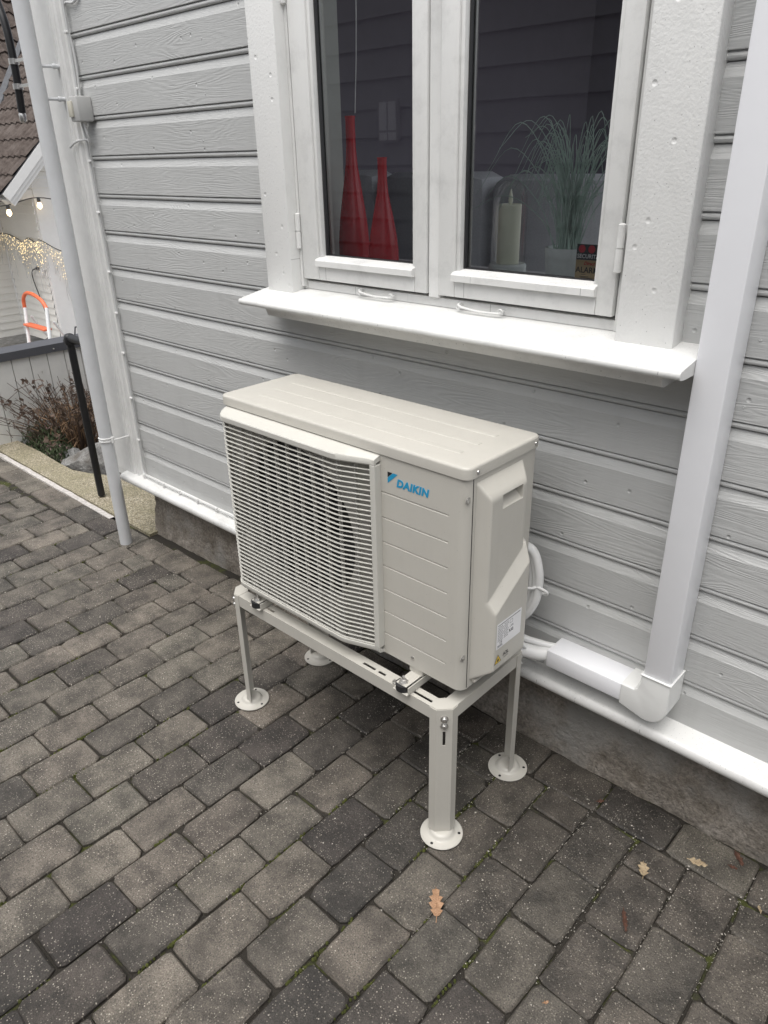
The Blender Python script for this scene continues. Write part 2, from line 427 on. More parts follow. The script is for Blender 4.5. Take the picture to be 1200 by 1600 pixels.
VAR = {'full': [paver_mesh(.2048, .1345, i) for i in range(14)], 'half': [paver_mesh(.099, .1345, 40+i) for i in range(8)]}
pav = []    # (x, y, kind, rot, zoff)
def ydrift(x): return .052*(x+.9) if x < -.9 else 0
prnd = random.Random(3)
for k in range(-52, 21):
    x = k*.1412+.004
    top = -.100+ydrift(x)
    even = k % 2 == 0
    y = top
    first = True
    while y > -3.5:
        if even and first: L = .1045; kind = 'half'
        else: L = .2095; kind = 'full'
        jit = prnd.uniform(-.005, .005)
        pav.append((x+prnd.uniform(-.0022, .0022), y-L/2+jit*.6, kind, math.pi/2+prnd.uniform(-.018, .018)+(math.pi if prnd.random() < .5 else 0)))
        y -= L; first = False
for k in range(-29, 14):
    x = .435+.105+.2095*k
    if x > 2.9: continue
    yy = -.100+ydrift(x)+.0705
    if x < -2.2: yy = -.172+.0705+(x+2.2)*.008
    pav.append((x, yy, 'full', prnd.uniform(-.012, .012)))
def area(p):
    pts = [project((p[0]+a, p[1]+b, 0)) for a, b in ((-.07, -.1), (.07, -.1), (.07, .1), (-.07, .1))]
    if any(q is None for q in pts): return 0
    if not any(-60 < q[0] < 1260 and -60 < q[1] < 1700 for q in pts): return 0
    return abs(sum(pts[i][0]*pts[(i+1) % 4][1]-pts[(i+1) % 4][0]*pts[i][1] for i in range(4)))/2
def hidden(p): return False
order = sorted(range(len(pav)), key=lambda i: -area(pav[i]))
near = set(order[:298])
rest = MB()
for i, (x, y, kind, rot) in enumerate(pav):
    me = prnd.choice(VAR[kind]); z = prnd.uniform(-.0026, .0022)
    tx, ty = prnd.uniform(-.014, .014), prnd.uniform(-.014, .014)
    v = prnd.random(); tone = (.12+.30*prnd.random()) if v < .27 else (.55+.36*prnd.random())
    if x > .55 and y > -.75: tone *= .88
    if i in near:
        o = bpy.data.objects.new('paver', me); COL.objects.link(o); o.parent = patio
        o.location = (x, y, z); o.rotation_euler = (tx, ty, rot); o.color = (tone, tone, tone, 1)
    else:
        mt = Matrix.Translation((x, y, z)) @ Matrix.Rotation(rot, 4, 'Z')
        rest.add([mt @ v_.co for v_ in me.vertices], [tuple(p.vertices) for p in me.polygons])
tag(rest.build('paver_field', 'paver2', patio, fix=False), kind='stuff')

# pale grit in the joints and on the stones
gb = MB(); grnd = random.Random(11)
for i in range(5200):
    if i % 3: x = grnd.uniform(-3.6, 1.6); y = -abs(grnd.gauss(0, .7))
    else: x = grnd.uniform(-.2, 1.6); y = -abs(grnd.gauss(0, .35))-.0
    if y < -1.9: continue
    on = grnd.random() < .55
    if on: k = round((x-.004)/.1412); x = (k+.5)*.1412+.004+grnd.gauss(0, .005)
    r = grnd.uniform(.0006, .0021) if grnd.random() < .93 else grnd.uniform(.002, .0038)
    z = .0005 if not on else -.003
    a = grnd.uniform(0, 6.28)
    gb.add([(x+r*math.cos(a+q*2.09)*grnd.uniform(.7, 1.3), y+r*math.sin(a+q*2.09)*grnd.uniform(.7, 1.3), z) for q in range(3)]+[(x, y, z+r)], [(0, 1, 3), (1, 2, 3), (2, 0, 3)])
tag(gb.build('grit', 'grit'), kind='stuff')
# moss cushions in wider joints
mb = MB(); mr = random.Random(5)
for i in range(230):
    k = mr.randint(-16, 5); x = (k+.5)*.1412+.004; y = -mr.uniform(.15, 1.65)
    if noise.noise(Vector((x*1.7, y*1.7, 3))) < .02: continue
    for q in range(9):
        cx_, cy_ = x+mr.gauss(0, .003), y+mr.gauss(0, .016); r = mr.uniform(.002, .0055)
        mb.lathe([(r, -.009), (r*.8, -.005), (r*.3, -.0025)], (cx_, cy_, 0), 6)
tag(mb.build('moss', 'moss', smooth=True), kind='stuff')

# ------------------------------------------------------------------ concrete edge, lip, planting bed
edge = [(-7.4, .0), (-2.23, .0), (-1.9, .0), (-1.9, .9), (-2.45, .62), (-2.62, .40), (-2.80, .258), (-2.92, .20), (-3.05, .158), (-3.25, .158), (-3.5, .170), (-3.8, .166), (-4.6, .16), (-7.4, .18)]
tag(MB().prism_z(edge, -.25, .002).build('concrete_edge', 'agg'), kind='structure')
lipm = MB(); lx = [-7.4+i*.07 for i in range(75)]
vs = []
for x in lx:
    n1 = .004*noise.noise(Vector((x*9, 0, 0)))
    for (y, z) in ((-.047, -.02), (-.045+n1, .006), (-.016+n1, .007), (-.001, -.02)): vs.append((x, y, z+n1*.5))
lipm.add(vs, [(i*4+j, i*4+4+j, i*4+5+j, i*4+1+j) for i in range(len(lx)-1) for j in range(3)])
tag(lipm.build('edging_strip', 'lip'), kind='structure')
vs = []; fs = []; n1, n2 = 70, 46
for i in range(n1+1):
    for j in range(n2+1):
        x = -7.5+5.7*i/n1; y = .1+3.4*j/n2
        z = -.13+.03*noise.noise(Vector((x*4, y*4, 0)))-max(0, (-4.1-x))*.35
        vs.append((x, y, max(z, -.94)))
for i in range(n1):
    for j in range(n2):
        a = i*(n2+1)+j; fs.append((a, a+n2+1, a+n2+2, a+1))
tag(MB().add(vs, fs).build('planting_bed', 'soil', smooth=True), kind='structure')

def rock(c, s, seed, rz, label):
    bm = bmesh.new(); bmesh.ops.create_icosphere(bm, subdivisions=4, radius=1)
    rr = random.Random(seed); planes = [(Vector((rr.gauss(0, 1), rr.gauss(0, 1), rr.gauss(0, 1))).normalized(), rr.uniform(.48, .78)) for _ in range(18)]
    for v in bm.verts:
        for n_, d_ in planes:
            e = v.co.dot(n_)-d_
            if e > 0: v.co -= n_*e
        v.co *= 1+.03*noise.noise(v.co*3+Vector((seed, 0, 0)))+.03*noise.noise(v.co*7)
        v.co = Vector((v.co.x*s[0], v.co.y*s[1], v.co.z*s[2])); v.co.rotate(Matrix.Rotation(rz, 3, 'Z'))
    me = bpy.data.meshes.new('rock'); bm.to_mesh(me); bm.free(); me.materials.append(M['rock']); me.shade_smooth(); me.set_sharp_from_angle(angle=R(28))
    o = bpy.data.objects.new('rock', me); COL.objects.link(o); o.location = c
    tag(o, label, 'rock', 'rocks edging the planting bed')
rock((-3.10, .30, -.02), (.23, .13, .19), 4, .35, 'large pale grey angular rock left of the handrail post at the concrete edge')
rock((-2.80, .42, -.01), (.19, .15, .20), 9, -.3, 'grey angular rock directly behind the black handrail post')
rock((-3.33, .30, -.05), (.13, .09, .13), 15, .9, 'small grey rock beside the heather, furthest left of the rocks')
rock((-3.05, .62, .02), (.26, .15, .15), 23, .1, 'dark flat rock under the bare shrub, behind the other rocks')
rock((-2.52, .66, -.03), (.16, .15, .17), 31, .6, 'grey rock between the downpipe and the handrail post')

# heather cushion
def leafcloud(mbx, cen, rad, n, size, rnd):
    for _ in range(n):
        a = rnd.uniform(0, 6.28); rr = math.sqrt(rnd.random()); x = cen[0]+rad[0]*rr*math.cos(a); y = cen[1]+rad[1]*rr*math.sin(a)
        z = cen[2]+rad[2]*math.sqrt(max(0, 1-rr*rr))*rnd.uniform(.55, 1)*(1+.35*noise.noise(Vector((x*11, y*11, 0))))
        t = Vector((rnd.gauss(0, .6), rnd.gauss(0, .6), 1)).normalized(); s_ = t.cross(Vector((rnd.gauss(0, 1), rnd.gauss(0, 1), 0))).normalized()
        L = size*rnd.uniform(.6, 1.5); p = Vector((x, y, z))
        mbx.add([p-s_*L*.16, p+s_*L*.16, p+t*L*.6+s_*L*.12, p+t*L, p+t*L*.6-s_*L*.12], [(0, 1, 2, 3, 4)])
hr = random.Random(9)
heather = thing('heather_bush', (-3.95, .38, -.13), 'low green and dusty pink heather cushion spilling over the concrete edge', 'bush')
a = MB(); b = MB()
for c, r_ in (((-4.40, .31, -.12), (.36, .17, .25)), ((-3.98, .31, -.12), (.33, .15, .23)), ((-3.66, .29, -.12), (.25, .13, .20)), ((-3.42, .27, -.12), (.2, .10, .15))):
    leafcloud(a, c, r_, 2300, .024, hr); leafcloud(b, c, (r_[0]*.9, r_[1]*.9, r_[2]*1.05), 380, .020, hr)
tag(a.build('foliage', 'heath', heather, fix=False), kind='stuff'); tag(b.build('flower_tips', 'heath2', heather, fix=False), kind='stuff')
shrub = thing('bare_shrub', (-3.62, .55, -.13), 'leafless brown hydrangea-like shrub with dry seed heads before the pale fence', 'shrub')
a = MB(); b = MB(); cden = MB()
for i in range(150):
    ang = hr.uniform(0, 6.28); sp = hr.uniform(.02, .46); h = hr.uniform(.30, .62)*(1-.4*sp)
    base = Vector((-3.66+.16*math.cos(ang)*hr.random(), .50+.14*math.sin(ang)*hr.random(), -.13))
    tip = base+Vector((math.cos(ang)*sp, math.sin(ang)*sp, h)); mid = (base+tip)/2+Vector((math.cos(ang)*sp*-.13, math.sin(ang)*sp*-.13, .03))+Vector((hr.gauss(0, .012), hr.gauss(0, .012), 0))
    tgt = b if i % 3 == 0 and h < .5 else a
    tgt.tube(curve_pts([base, mid, tip], 5), [.0045-.0003*q for q in range(11)], 5)
    for _ in range(hr.randint(1, 3)):
        f = hr.uniform(.45, .9); p = base.lerp(tip, f); q = p+Vector((hr.gauss(0, .05), hr.gauss(0, .05), hr.uniform(.03, .1))); a.tube([p, q], [.0025, .0015], 4)
    if hr.random() < .42:
        for _ in range(6):
            p = tip.lerp(base, hr.uniform(0, .35))+Vector((hr.gauss(0, .012), hr.gauss(0, .012), hr.gauss(0, .012))); d1 = Vector((hr.gauss(0, 1), hr.gauss(0, 1), hr.gauss(0, 1))).normalized()*.02; d2 = Vector((hr.gauss(0, 1), hr.gauss(0, 1), hr.gauss(0, 1))).normalized()*.014
            cden.add([p-d1, p+d2, p+d1, p-d2], [(0, 1, 2, 3)])
for i in range(420):
    ang = hr.uniform(0, 6.28); rr = hr.uniform(0, .24); p = Vector((-3.66+rr*math.cos(ang), .50+rr*math.sin(ang), -.12+hr.uniform(0, .32)))
    b.tube([p, p+Vector((hr.gauss(0, .035), hr.gauss(0, .035), hr.uniform(.02, .07)))], [.003, .0015], 4)
tag(a.build('stems', 'twig', shrub, fix=False), kind='stuff'); tag(b.build('inner_stems', 'twig2', shrub, fix=False), kind='stuff'); tag(cden.build('seed_heads', 'twig', shrub, fix=False), kind='stuff')
a = MB()
for c in ((-3.1, .75, -.02), (-2.75, .68, .02), (-2.55, .75, .0)): leafcloud(a, c, (.16, .13, .10), 260, .055, hr)
tag(a.build('grass_tuft', plain('fresh_weed_green', (.12, .17, .03), .8, mott=.4), fix=False), 'small fresh green weeds growing between the rocks and the fence', 'weeds')

# ------------------------------------------------------------------ pale fence with dark coping
FX = -3.87
fen = thing('board_fence', (FX, 1.0, -.15), 'pale vertical board fence under a dark grey metal coping', 'fence')
fb = MB().box(-.006, .006, -.0575, .0575, 0, .735).build('fence_board', 'fence', fen)
for v in fb.data.vertices: v.co += fen.location

for k in range(34):
    o = fb if k == 0 else fb.copy()
    if k: COL.objects.link(o); o.parent = fen
    o.location = (.0+random.uniform(-.001, .001), -1.9+.121*k, 0)
MB().box(FX-.03, FX-.012, -1.0, 3.2, -.15, .58).build('backing_rail', 'fence', fen)
MB().box(FX-.17, FX+.022, -1.0, 3.2, .592, .602).box(FX+.014, FX+.022, -1.0, 3.2, .548, .592).build('coping', 'coping', fen)
for k in range(4): MB().lathe([(.006, 0), (.006, .003), (.003, .005)], (FX+.0222, .09+.45*k-.45, .570), 8, 'x').build('screw', 'steel', fen)

# handrail
hrail = thing('handrail', (-2.53, .077, 0), 'black round metal handrail post and rail beside the house corner', 'handrail')
MB().tube([(-2.53, .077, .012), (-2.53, .077, .895)], .0195, 16).build('post', 'black', hrail, True)
MB().tube(curve_pts([(-2.562, .077, .885), (-2.53, .077, .905), (-2.48, .077, .905), (-2.2, .077, .905), (-1.99, .077, .905)], 6), .021, 16).build('rail', 'black', hrail, True)
MB().lathe([(.026, -.028), (.028, -.02), (.028, .01), (.02, .024), (.01, .028)], (-2.53, .077, .90), 16).build('end_cap', 'black', hrail, True)
MB().tube([(-2.52, .10, .90), (-2.62, .16, .935), (-2.68, .23, .925)], .004, 6).build('tie_wire', 'black', hrail, True)

# ------------------------------------------------------------------ the house
house = thing('house', (0, .2, 0), 'grey clapboard house wall with white window, corner board and drip board', 'house')
Z0, PZ = 2.1429, .1387
def board_prof(zb, zt, bead=True):
    p = []
    if bead:
        p = [(.024, zb-.0005), (.010, zb-.0002)]
        for k in range(7):
            th = -math.pi/2+math.pi*k/6
            p.append((.0072-.0056*math.cos(th), zb+.0072+.0066*math.sin(th)))
        p += [(.0078, zb+.0145), (.0078, zb+.0160), (.0004, zb+.0168), (0, zb+.018)]
    else: p = [(.022, zb), (0, zb), (0, zb+.01)]
    p += [(0, zt-.0275), (.0004, zt-.0270), (.0100, zt-.0020), (.024, zt-.0015)]
    return p
brnd = random.Random(21)
def board(x0, x1, zb, zt, bead=True):
    o = MB().prof_x(board_prof(zb, zt, bead), x0, x1, max(2, int((x1-x0)*5)), wob=.0012).build('board', 'siding', house, True)
    o.data.set_sharp_from_angle(angle=R(12))
    return o
for k in range(-5, 13):
    zb, zt = Z0-PZ*k, Z0-PZ*(k-1)
    if zb > 1.25: board(-1.825, -.60, zb, zt); board(.55, 2.6, zb, zt)
    else:
        board(-1.825, 2.6, zb, zt)
board(-1.825, 2.6, .352, Z0-PZ*12, bead=False)
MB().box(-1.99, 2.6, .022, .10, .30, 1.34).box(-1.99, -.60, .022, .10, 1.34, 2.85).box(.55, 2.6, .022, .10, 1.34, 2.85).box(-.60, .55, .022, .10, 2.40, 2.85).build('wall_core', 'siding', house)
# painted-over nail heads, two rows of tiny bumps
nl = MB(); nr = random.Random(4)
for k in range(-4, 13):
    for x in [-1.62+.6*q for q in range(8)]:
        xx = x+nr.uniform(-.03, .03); z = Z0-PZ*k+.045+nr.uniform(-.012, .02)
        if (xx > -.74 and xx < .69 and z > 1.2): continue
        nl.lathe([(.0030, -.0005), (.0032, .0006), (.0022, .0013), (.0008, .0008)], (xx, 0, z), 7, 'y')
tag(nl.build('nail_heads', 'siding', house, True), kind='stuff')
# corner board: flat face, grooved edge
cp = [(-2.035, .03), (-2.035, -.027), (-2.032, -.03), (-1.905, -.03), (-1.900, -.024), (-1.896, -.024), (-1.892, -.03), (-1.876, -.03), (-1.872, -.022), (-1.866, -.022), (-1.862, -.027), (-1.842, -.027), (-1.838, -.014), (-1.826, -.012), (-1.822, .0), (-1.822, .03)]
MB().prism_z(cp, .352, 2.85).build('corner_board', 'corner', house, True)
MB().box(-2.055, -2.0355, -.03, .12, .352, 2.85, .002).build('side_corner_board', 'corner', house)
# drip board: sloping shelf with rounded nose
dp = [(.04, .366), (-.002, .357), (-.052, .346)]
for k in range(9):
    th = math.pi/2+math.pi*k/8; dp.append((-.056+.013*math.cos(th), .3275+.0185*math.sin(th)))
dp += [(-.045, .306), (.0, .310), (.04, .312)]
MB().prof_x(dp, -1.955, 2.6, 46, wob=.0022).build('drip_board', 'joinery', house, True)
MB().box(-2.055, -1.957, -.028, .10, .318, .3515).build('board_end', 'joinery', house)
# rough foundation
vs = []; fs = []; nx, nz = 300, 28
for i in range(nx+1):
    for j in range(nz+1):
        x = -1.925+4.6*i/nx; z = -.03+.36*j/nz
        toe = .022*max(0, 1-z/.13)*(.55+.6*noise.noise(Vector((x*1.3, 0, 5)))) if z < .13 else 0
        y = .064-max(0, toe)+.007*noise.noise(Vector((x*7, z*9, 1)))+.004*noise.noise(Vector((x*30, z*30, 2)))+.0022*noise.noise(Vector((x*80, z*80, 4)))
        y += .012*max(0, min(1, (z-.11-.03*noise.noise(Vector((x*2, 0, 9))))/.03))
        vs.append((x, y, z))
for i in range(nx):
    for j in range(nz):
        a0 = i*(nz+1)+j; fs.append((a0, a0+nz+1, a0+nz+2, a0+1))
n0 = len(vs); 
for j in range(nz+1): vs.append((-1.925+.003*noise.noise(Vector((0, 3, j))), .6, -.03+.36*j/nz))
for j in range(nz): fs.append((j, j+1, n0+j+1, n0+j))
MB().add(vs, fs).build('foundation', 'found', house, True)

# window: outer frame as the part, the rest beneath it
ZT = 2.32
fm = MB().box(-.605, -.568, .000, .09, 1.342, ZT).box(.489, .535, .000, .09, 1.342, ZT).box(-.5675, .4885, .004, .09, 1.342, 1.366, .0015).box(-.5675, .4885, .000, .09, ZT-.03, ZT)
fm.box(-.0605, -.0255, -.006, .09, 1.3665, ZT-.031, .0015)
win = fm.build('window', 'joinery', house)
def casing(x0, x1, seed):
    bm = MB().box(x0, x1, -.050, .012, 1.322, 2.42, .003); o = bm.build('casing', 'trim', win, True); return o
casing(-.702, -.580, 1); casing(.517, .649, 2)
MB().box(-.74, .69, -.052, .012, 2.42, 2.54, .003).build('casing', 'trim', win)
MB().box(-.5795, -.5685, -.012, .06, 1.35, ZT).build('inner_stop', 'joinery', win); MB().box(.5, .5165, -.006, .06, 1.35, ZT).build('inner_stop', 'joinery', win)
# sill: sloping top, rounded nose with a groove, cove moulding below
sp_ = [(.02, 1.3435), (-.05, 1.3325), (-.137, 1.3175), (-.1415, 1.3168), (-.143, 1.3135), (-.1455, 1.3155)]
for k in range(7):
    th = math.pi/2+math.pi*k/6; sp_.append((-.1475+.0085*math.cos(th), 1.3065+.0095*math.sin(th)))
sp_ += [(-.139, 1.2955), (-.128, 1.2945), (.02, 1.2945)]
sil = MB().prof_x(sp_, -.728, .716, 30, wob=.0012).build('sill', 'joinery', win, True)
MB().prof_x([(.0, 1.2935), (-.126, 1.2935), (-.115, 1.290), (-.104, 1.2815), (-.1015, 1.272), (-.0995, 1.268), (-.096, 1.262), (-.088, 1.2595), (.0, 1.262)], -.655, .66, 20, wob=.0008).build('sill_moulding', 'joinery', win, True)
def sash(x0, x1, gx0, gx1):
    z0, z1, g0, g1 = 1.3755, ZT-.033, 1.446, ZT-.10
    y0 = -.012; y1 = .05
    s_ = MB()
    s_.box(x0, gx0-.012, y0, y1, z0, z1, .0025).box(gx1+.012, x1, y0, y1, z0, z1, .0025)
    s_.box(gx0-.0115, gx1+.0115, y0, y1, z0, g0-.030, .0025).box(gx0-.0115, gx1+.0115, y0, y1, g1+.012, z1, .0025)
    so = s_.build('sash', 'joinery', win, True)
    b1 = MB(); b1.box(gx0-.0117, gx0+.000, y0+.006, .03, g0-.004, g1+.01, .002); b1.box(gx1, gx1+.0117, y0+.006, .03, g0-.004, g1+.01, .002)
    b1.build('glazing_bead', 'joinery', win, True)
    # weather bar along the bottom
    MB().prof_x([(.03, g0-.0295), (.03, g0), (.008, g0+.0005), (y0-.010, g0-.008), (y0-.014, g0-.012), (y0-.014, g0-.028), (y0-.006, g0-.0295)], gx0-.014, gx1+.013, 1).build('weather_bar', 'joinery', win)
    MB().box(gx0+.0003, gx0+.005, .010, .032, g0+.001, g1).box(gx1-.005, gx1-.0003, .010, .032, g0+.001, g1).box(gx0+.0053, gx1-.0053, .014, .032, g0+.0006, g0+.003).build('gasket', 'spacer', win)
    MB().box(gx0+.0055, gx0+.009, .0225, .030, g0+.0035, g1).box(gx1-.009, gx1-.0055, .0225, .030, g0+.0035, g1).build('spacer_bar', 'alu', win)
    p = MB().add([(gx0+.0002, .021, g0), (gx1-.0002, .021, g0), (gx1-.0002, .021, g1), (gx0+.0002, .021, g1)], [(0, 1, 2, 3)]).build('pane', 'glass', win, fix=False)
sash(-.5665, -.064, -.482, -.118); sash(-.022, .4855, .044, .430)
for hx, hz in ((-.5735, 1.515), (.4895, 1.525), (-.5735, 2.15), (.4895, 2.15)):
    MB().lathe([(.004, -.052), (.0085, -.049), (.0085, -.0015), (.006, -.001), (.006, .001), (.0085, .0015), (.0085, .049), (.004, .052)], (hx, -.017, hz), 12).build('hinge', 'joinery', win, True)
def hook(x0, x1, z):
    h = MB(); h.tube(curve_pts([(x0, -.003, z+.003), (x0+.003, -.018, z+.004), (x0+.012, -.020, z-.002), ((x0+x1)/2, -.019, z-.008), (x1-.012, -.018, z-.007), (x1, -.016, z-.004)], 6), .0032, 8)
    for xx in (x0, x1-.004):
        h.tube([(xx, .004, z-.003), (xx, -.012, z-.003)], .0028, 8)
        ring = [(xx+.007*math.cos(t*.7), -.015, z-.003+.007*math.sin(t*.7)) for t in range(10)]; h.tube(ring, .0022, 6)
    h.build('window_hook', 'joinery', win, True)
hook(-.318, -.190, 1.358); hook(.050, .187, 1.356)
# alarm sticker inside the right pane
st = MB().box(.3640, .4560, .0225, .0230, 1.4485, 1.4900).build('alarm_sticker', 'sttan', win)
MB().box(.3640, .4560, .0225, .0230, 1.4902, 1.5250).build('alarm_sticker', 'stblk', win)
for i in range(3):
    MB().lathe([(.0088, 0), (.0088, .0004)], (.378+.0245*i-.0005, .0224, 1.5145), 20, 'y').build('red_dot', 'stred', win)
for txt, sz, z, mt, x, bd, sh in (('SECURITAS', .0125, 1.4945, 'label', .3665, .0002, 0), ('Direct', .0105, 1.4795, 'stred', .385, .0002, .35), ('ALARM', .0185, 1.4620, 'ink', .3655, .0002, 0)):
    text_mesh(txt, sz, win, mt, 'sticker_text', frame_mat((x, .0220, z), (1, 0, 0), (0, 0, 1)), bold=bd, shear=sh, ext=.00015)
MB().box(.380, .392, .0218, .0221, 1.4578, 1.4586).box(.377, .40, .0218, .0221, 1.4528, 1.4538).box(.38, .41, .0218, .0221, 1.4498, 1.4505).build('sticker_line', 'ink', win)
# inside lining and board, room
MB().box(-.62, .55, .0905, .34, 1.33, 1.405, .003).build('inner_sill', 'joinery', win)
MB().box(-.66, -.6055, .0905, .22, 1.33, ZT).box(.5355, .60, .0905, .25, 1.33, ZT).build('reveal_lining', 'curtain', win)
rm = MB()
rx0, rx1, ry0, ry1, rz0, rz1 = -1.95, 2.6, .101, 4.2, .76, 2.9
rm.add([(rx0, ry1, rz0), (rx1, ry1, rz0), (rx1, ry1, rz1), (rx0, ry1, rz1)], [(0, 1, 2, 3)])
rm.add([(rx0, ry0, rz0), (rx0, ry1, rz0), (rx0, ry1, rz1), (rx0, ry0, rz1)], [(0, 1, 2, 3)]); rm.box(rx1, rx1+.05, ry0, ry1, rz0, .8)  # right wall left open above its foot, out of view, to let sky light in
rm.add([(rx0, ry0, rz0), (rx1, ry0, rz0), (rx1, ry1, rz0), (rx0, ry1, rz0)], [(0, 1, 2, 3)]); rm.box(rx0, .75, ry0, ry1, rz1, rz1+.05)  # ceiling stops short out of view, an added opening that brightens the room
for x0, x1, z0, z1 in ((rx0, -.62, rz0, rz1), (.55, rx1, rz0, rz1), (-.62, .55, rz0, 1.33), (-.62, .55, 2.4, rz1)):
    rm.box(x0, x1, .101, .12, z0, z1)
rm.build('room_wall', 'wall_in', house, fix=False)
tag(MB().tube(curve_pts([(-.452, .15, 2.6), (-.455, .15, 2.2), (-.462, .15, 2.0), (-.475, .15, 1.835)], 6), .0016, 6).build('blind_cord', 'cablew', smooth=True), 'thin white blind cord hanging down behind the left pane', 'cord')

# things on the inner sill
def vase(x, y, h, r, label):
    pr = [(r*.80, 0), (r, .01), (r*.99, h*.16), (r*.86, h*.32), (r*.60, h*.52), (r*.38, h*.68), (r*.30, h*.80), (r*.29, h*.97), (r*.32, h), (r*.24, h), (r*.22, h-.03)]
    o = MB().lathe(pr, (x, y, 1.4055), 32).build('vase', 'red', smooth=True, loc=(x, y, 1.4055)); tag(o, label, 'vase', 'red bottle vases on the inner window sill')
vase(-.512, .165, .424, .050, 'taller red bottle vase, the left one, behind the left window pane')
vase(-.365, .145, .310, .047, 'shorter red bottle vase, right of the taller one, behind the left window pane')
lan = thing('candle_lantern', (.055, .20, 1.4055), 'glass dome lantern on a pale round base behind the right pane', 'lantern')
MB().lathe([(.050, 0), (.052, .004), (.052, .032), (.048, .036)], (.055, .20, 1.4055), 32).build('base', 'pot', lan, True)
dome = [(.0475, .0365), (.0475, .17), (.045, .205), (.036, .232), (.018, .247), (.002, .25)]
MB().lathe(dome, (.055, .20, 1.4055), 32).build('glass_dome', 'glass_dome', lan, True)
can = thing('candle', (.055, .20, 1.442), 'ivory pillar candle with a flame-shaped tip inside the glass dome', 'candle')
MB().lathe([(.031, 0), (.031, .150), (.028, .153), (.024, .150)], (.055, .20, 1.442), 28).build('wax_pillar', 'wax', can, True)
MB().lathe([(.002, .148), (.0065, .160), (.0055, .172), (.001, .190)], (.055, .20, 1.442), 12).build('flame_tip', 'wax', can, True)
pot = thing('potted_grass', (.245, .19, 1.4055), 'arching blue-green grass plant in a pale pot at the right of the window', 'potted plant')
MB().lathe([(.046, 0), (.050, .004), (.058, .086), (.057, .090), (.053, .090), (.050, .075)], (.245, .19, 1.4055), 32).build('pot', 'pot', pot, True)
a = MB(); gr = random.Random(17)
for i in range(105):
    ang = gr.uniform(0, 6.28); rr = gr.uniform(0, .03); b0 = Vector((.245+rr*math.cos(ang), .19+rr*math.sin(ang), 1.475))
    ang2 = gr.uniform(2.2, 4.2) if gr.random() < .45 else gr.uniform(-1.6, 1.6); sp = gr.uniform(.03, .2) if gr.random() < .7 else gr.uniform(.15, .3); h = gr.uniform(.14, .33)
    dx, dy = math.cos(ang2)*sp, math.sin(ang2)*sp*.45
    y_lim = lambda v: Vector((v.x, max(.06, v.y), v.z))
    pts = [b0, b0+Vector((dx*.22, dy*.22, h*.62)), b0+Vector((dx*.62, dy*.62, h)), b0+Vector((dx, dy, h*(1-gr.uniform(.05, .55))))]
    cp_ = [y_lim(q) for q in curve_pts(pts, 6)]; a.tube(cp_, [.0018-.0013*q/len(cp_) for q in range(len(cp_))], 4)
a.build('grass_blades', 'blade', pot, fix=False)
sofa = thing('sofa', (-.6, 1.5, .76), 'grey woven sofa inside the dark room behind the window', 'sofa')
MB().box(-2.0, .45, 1.35, 1.62, .76, 1.52, .06).build('back_frame', 'sofa', sofa, True)
for i, (x0, x1) in enumerate(((-1.99, -1.36), (-1.345, -.715), (-.70, -.06), (-.045, .45))):
    MB().box(x0, x1, 1.15, 1.38, 1.18, 1.66-.01*i, .07).build('back_cushion', 'sofa', sofa, True)
    MB().box(x0, x1, .72, 1.20, 1.03, 1.18, .05).build('seat_cushion', 'sofa', sofa, True)
MB().box(-2.0, .45, .72, 1.35, .82, 1.03, .03).build('base', 'sofa', sofa, True)
MB().box(-2.22, -2.01, .70, 1.62, .76, 1.40, .06).box(.46, .66, .70, 1.62, .76, 1.40, .06).build('arm', 'sofa', sofa, True)

# ------------------------------------------------------------------ downpipe
PX, PY = -1.918, -.12
dpz = thing('downpipe', (-1.925, -.12, 0), 'tall grey steel rain downpipe at the house corner reaching the paving', 'downpipe')
MB().tube([(PX, PY, -.02), (PX, PY, .545)], .0295, 28).build('lower_pipe', 'pipe', dpz, True)
MB().tube([(PX, PY, .548), (PX, PY, 2.9)], .031, 28).build('upper_pipe', 'pipe', dpz, True)
MB().lathe([(.0315, -.010), (.0345, -.008), (.0345, -.003), (.032, -.002), (.032, .004), (.0345, .006), (.0345, .011), (.0315, .013)], (PX, PY, .548), 28).build('clamp_ring', 'cablew', dpz, True)
MB().tube([(PX+.03, PY+.005, .548), (PX+.045, PY+.02, .55), (PX+.045, -.03, .55)], .004, 8).lathe([(.007, -.014), (.007, .014)], (PX+.042, PY+.01, .552), 10).build('clamp_screw', 'cablew', dpz, True)
for z in (2.055, 1.945):
    MB().lathe([(.009, 0), (.0105, .006), (.008, .013), (.003, .015)], (-1.895, -.045, z), 14, 'y').tube([(-1.895, -.045, z), (-1.895, -.03, z)], .008, 12).tube([(-1.91, -.09, z), (-1.895, -.052, z)], .006, 8).build('wall_bracket', 'pipe', dpz, True)

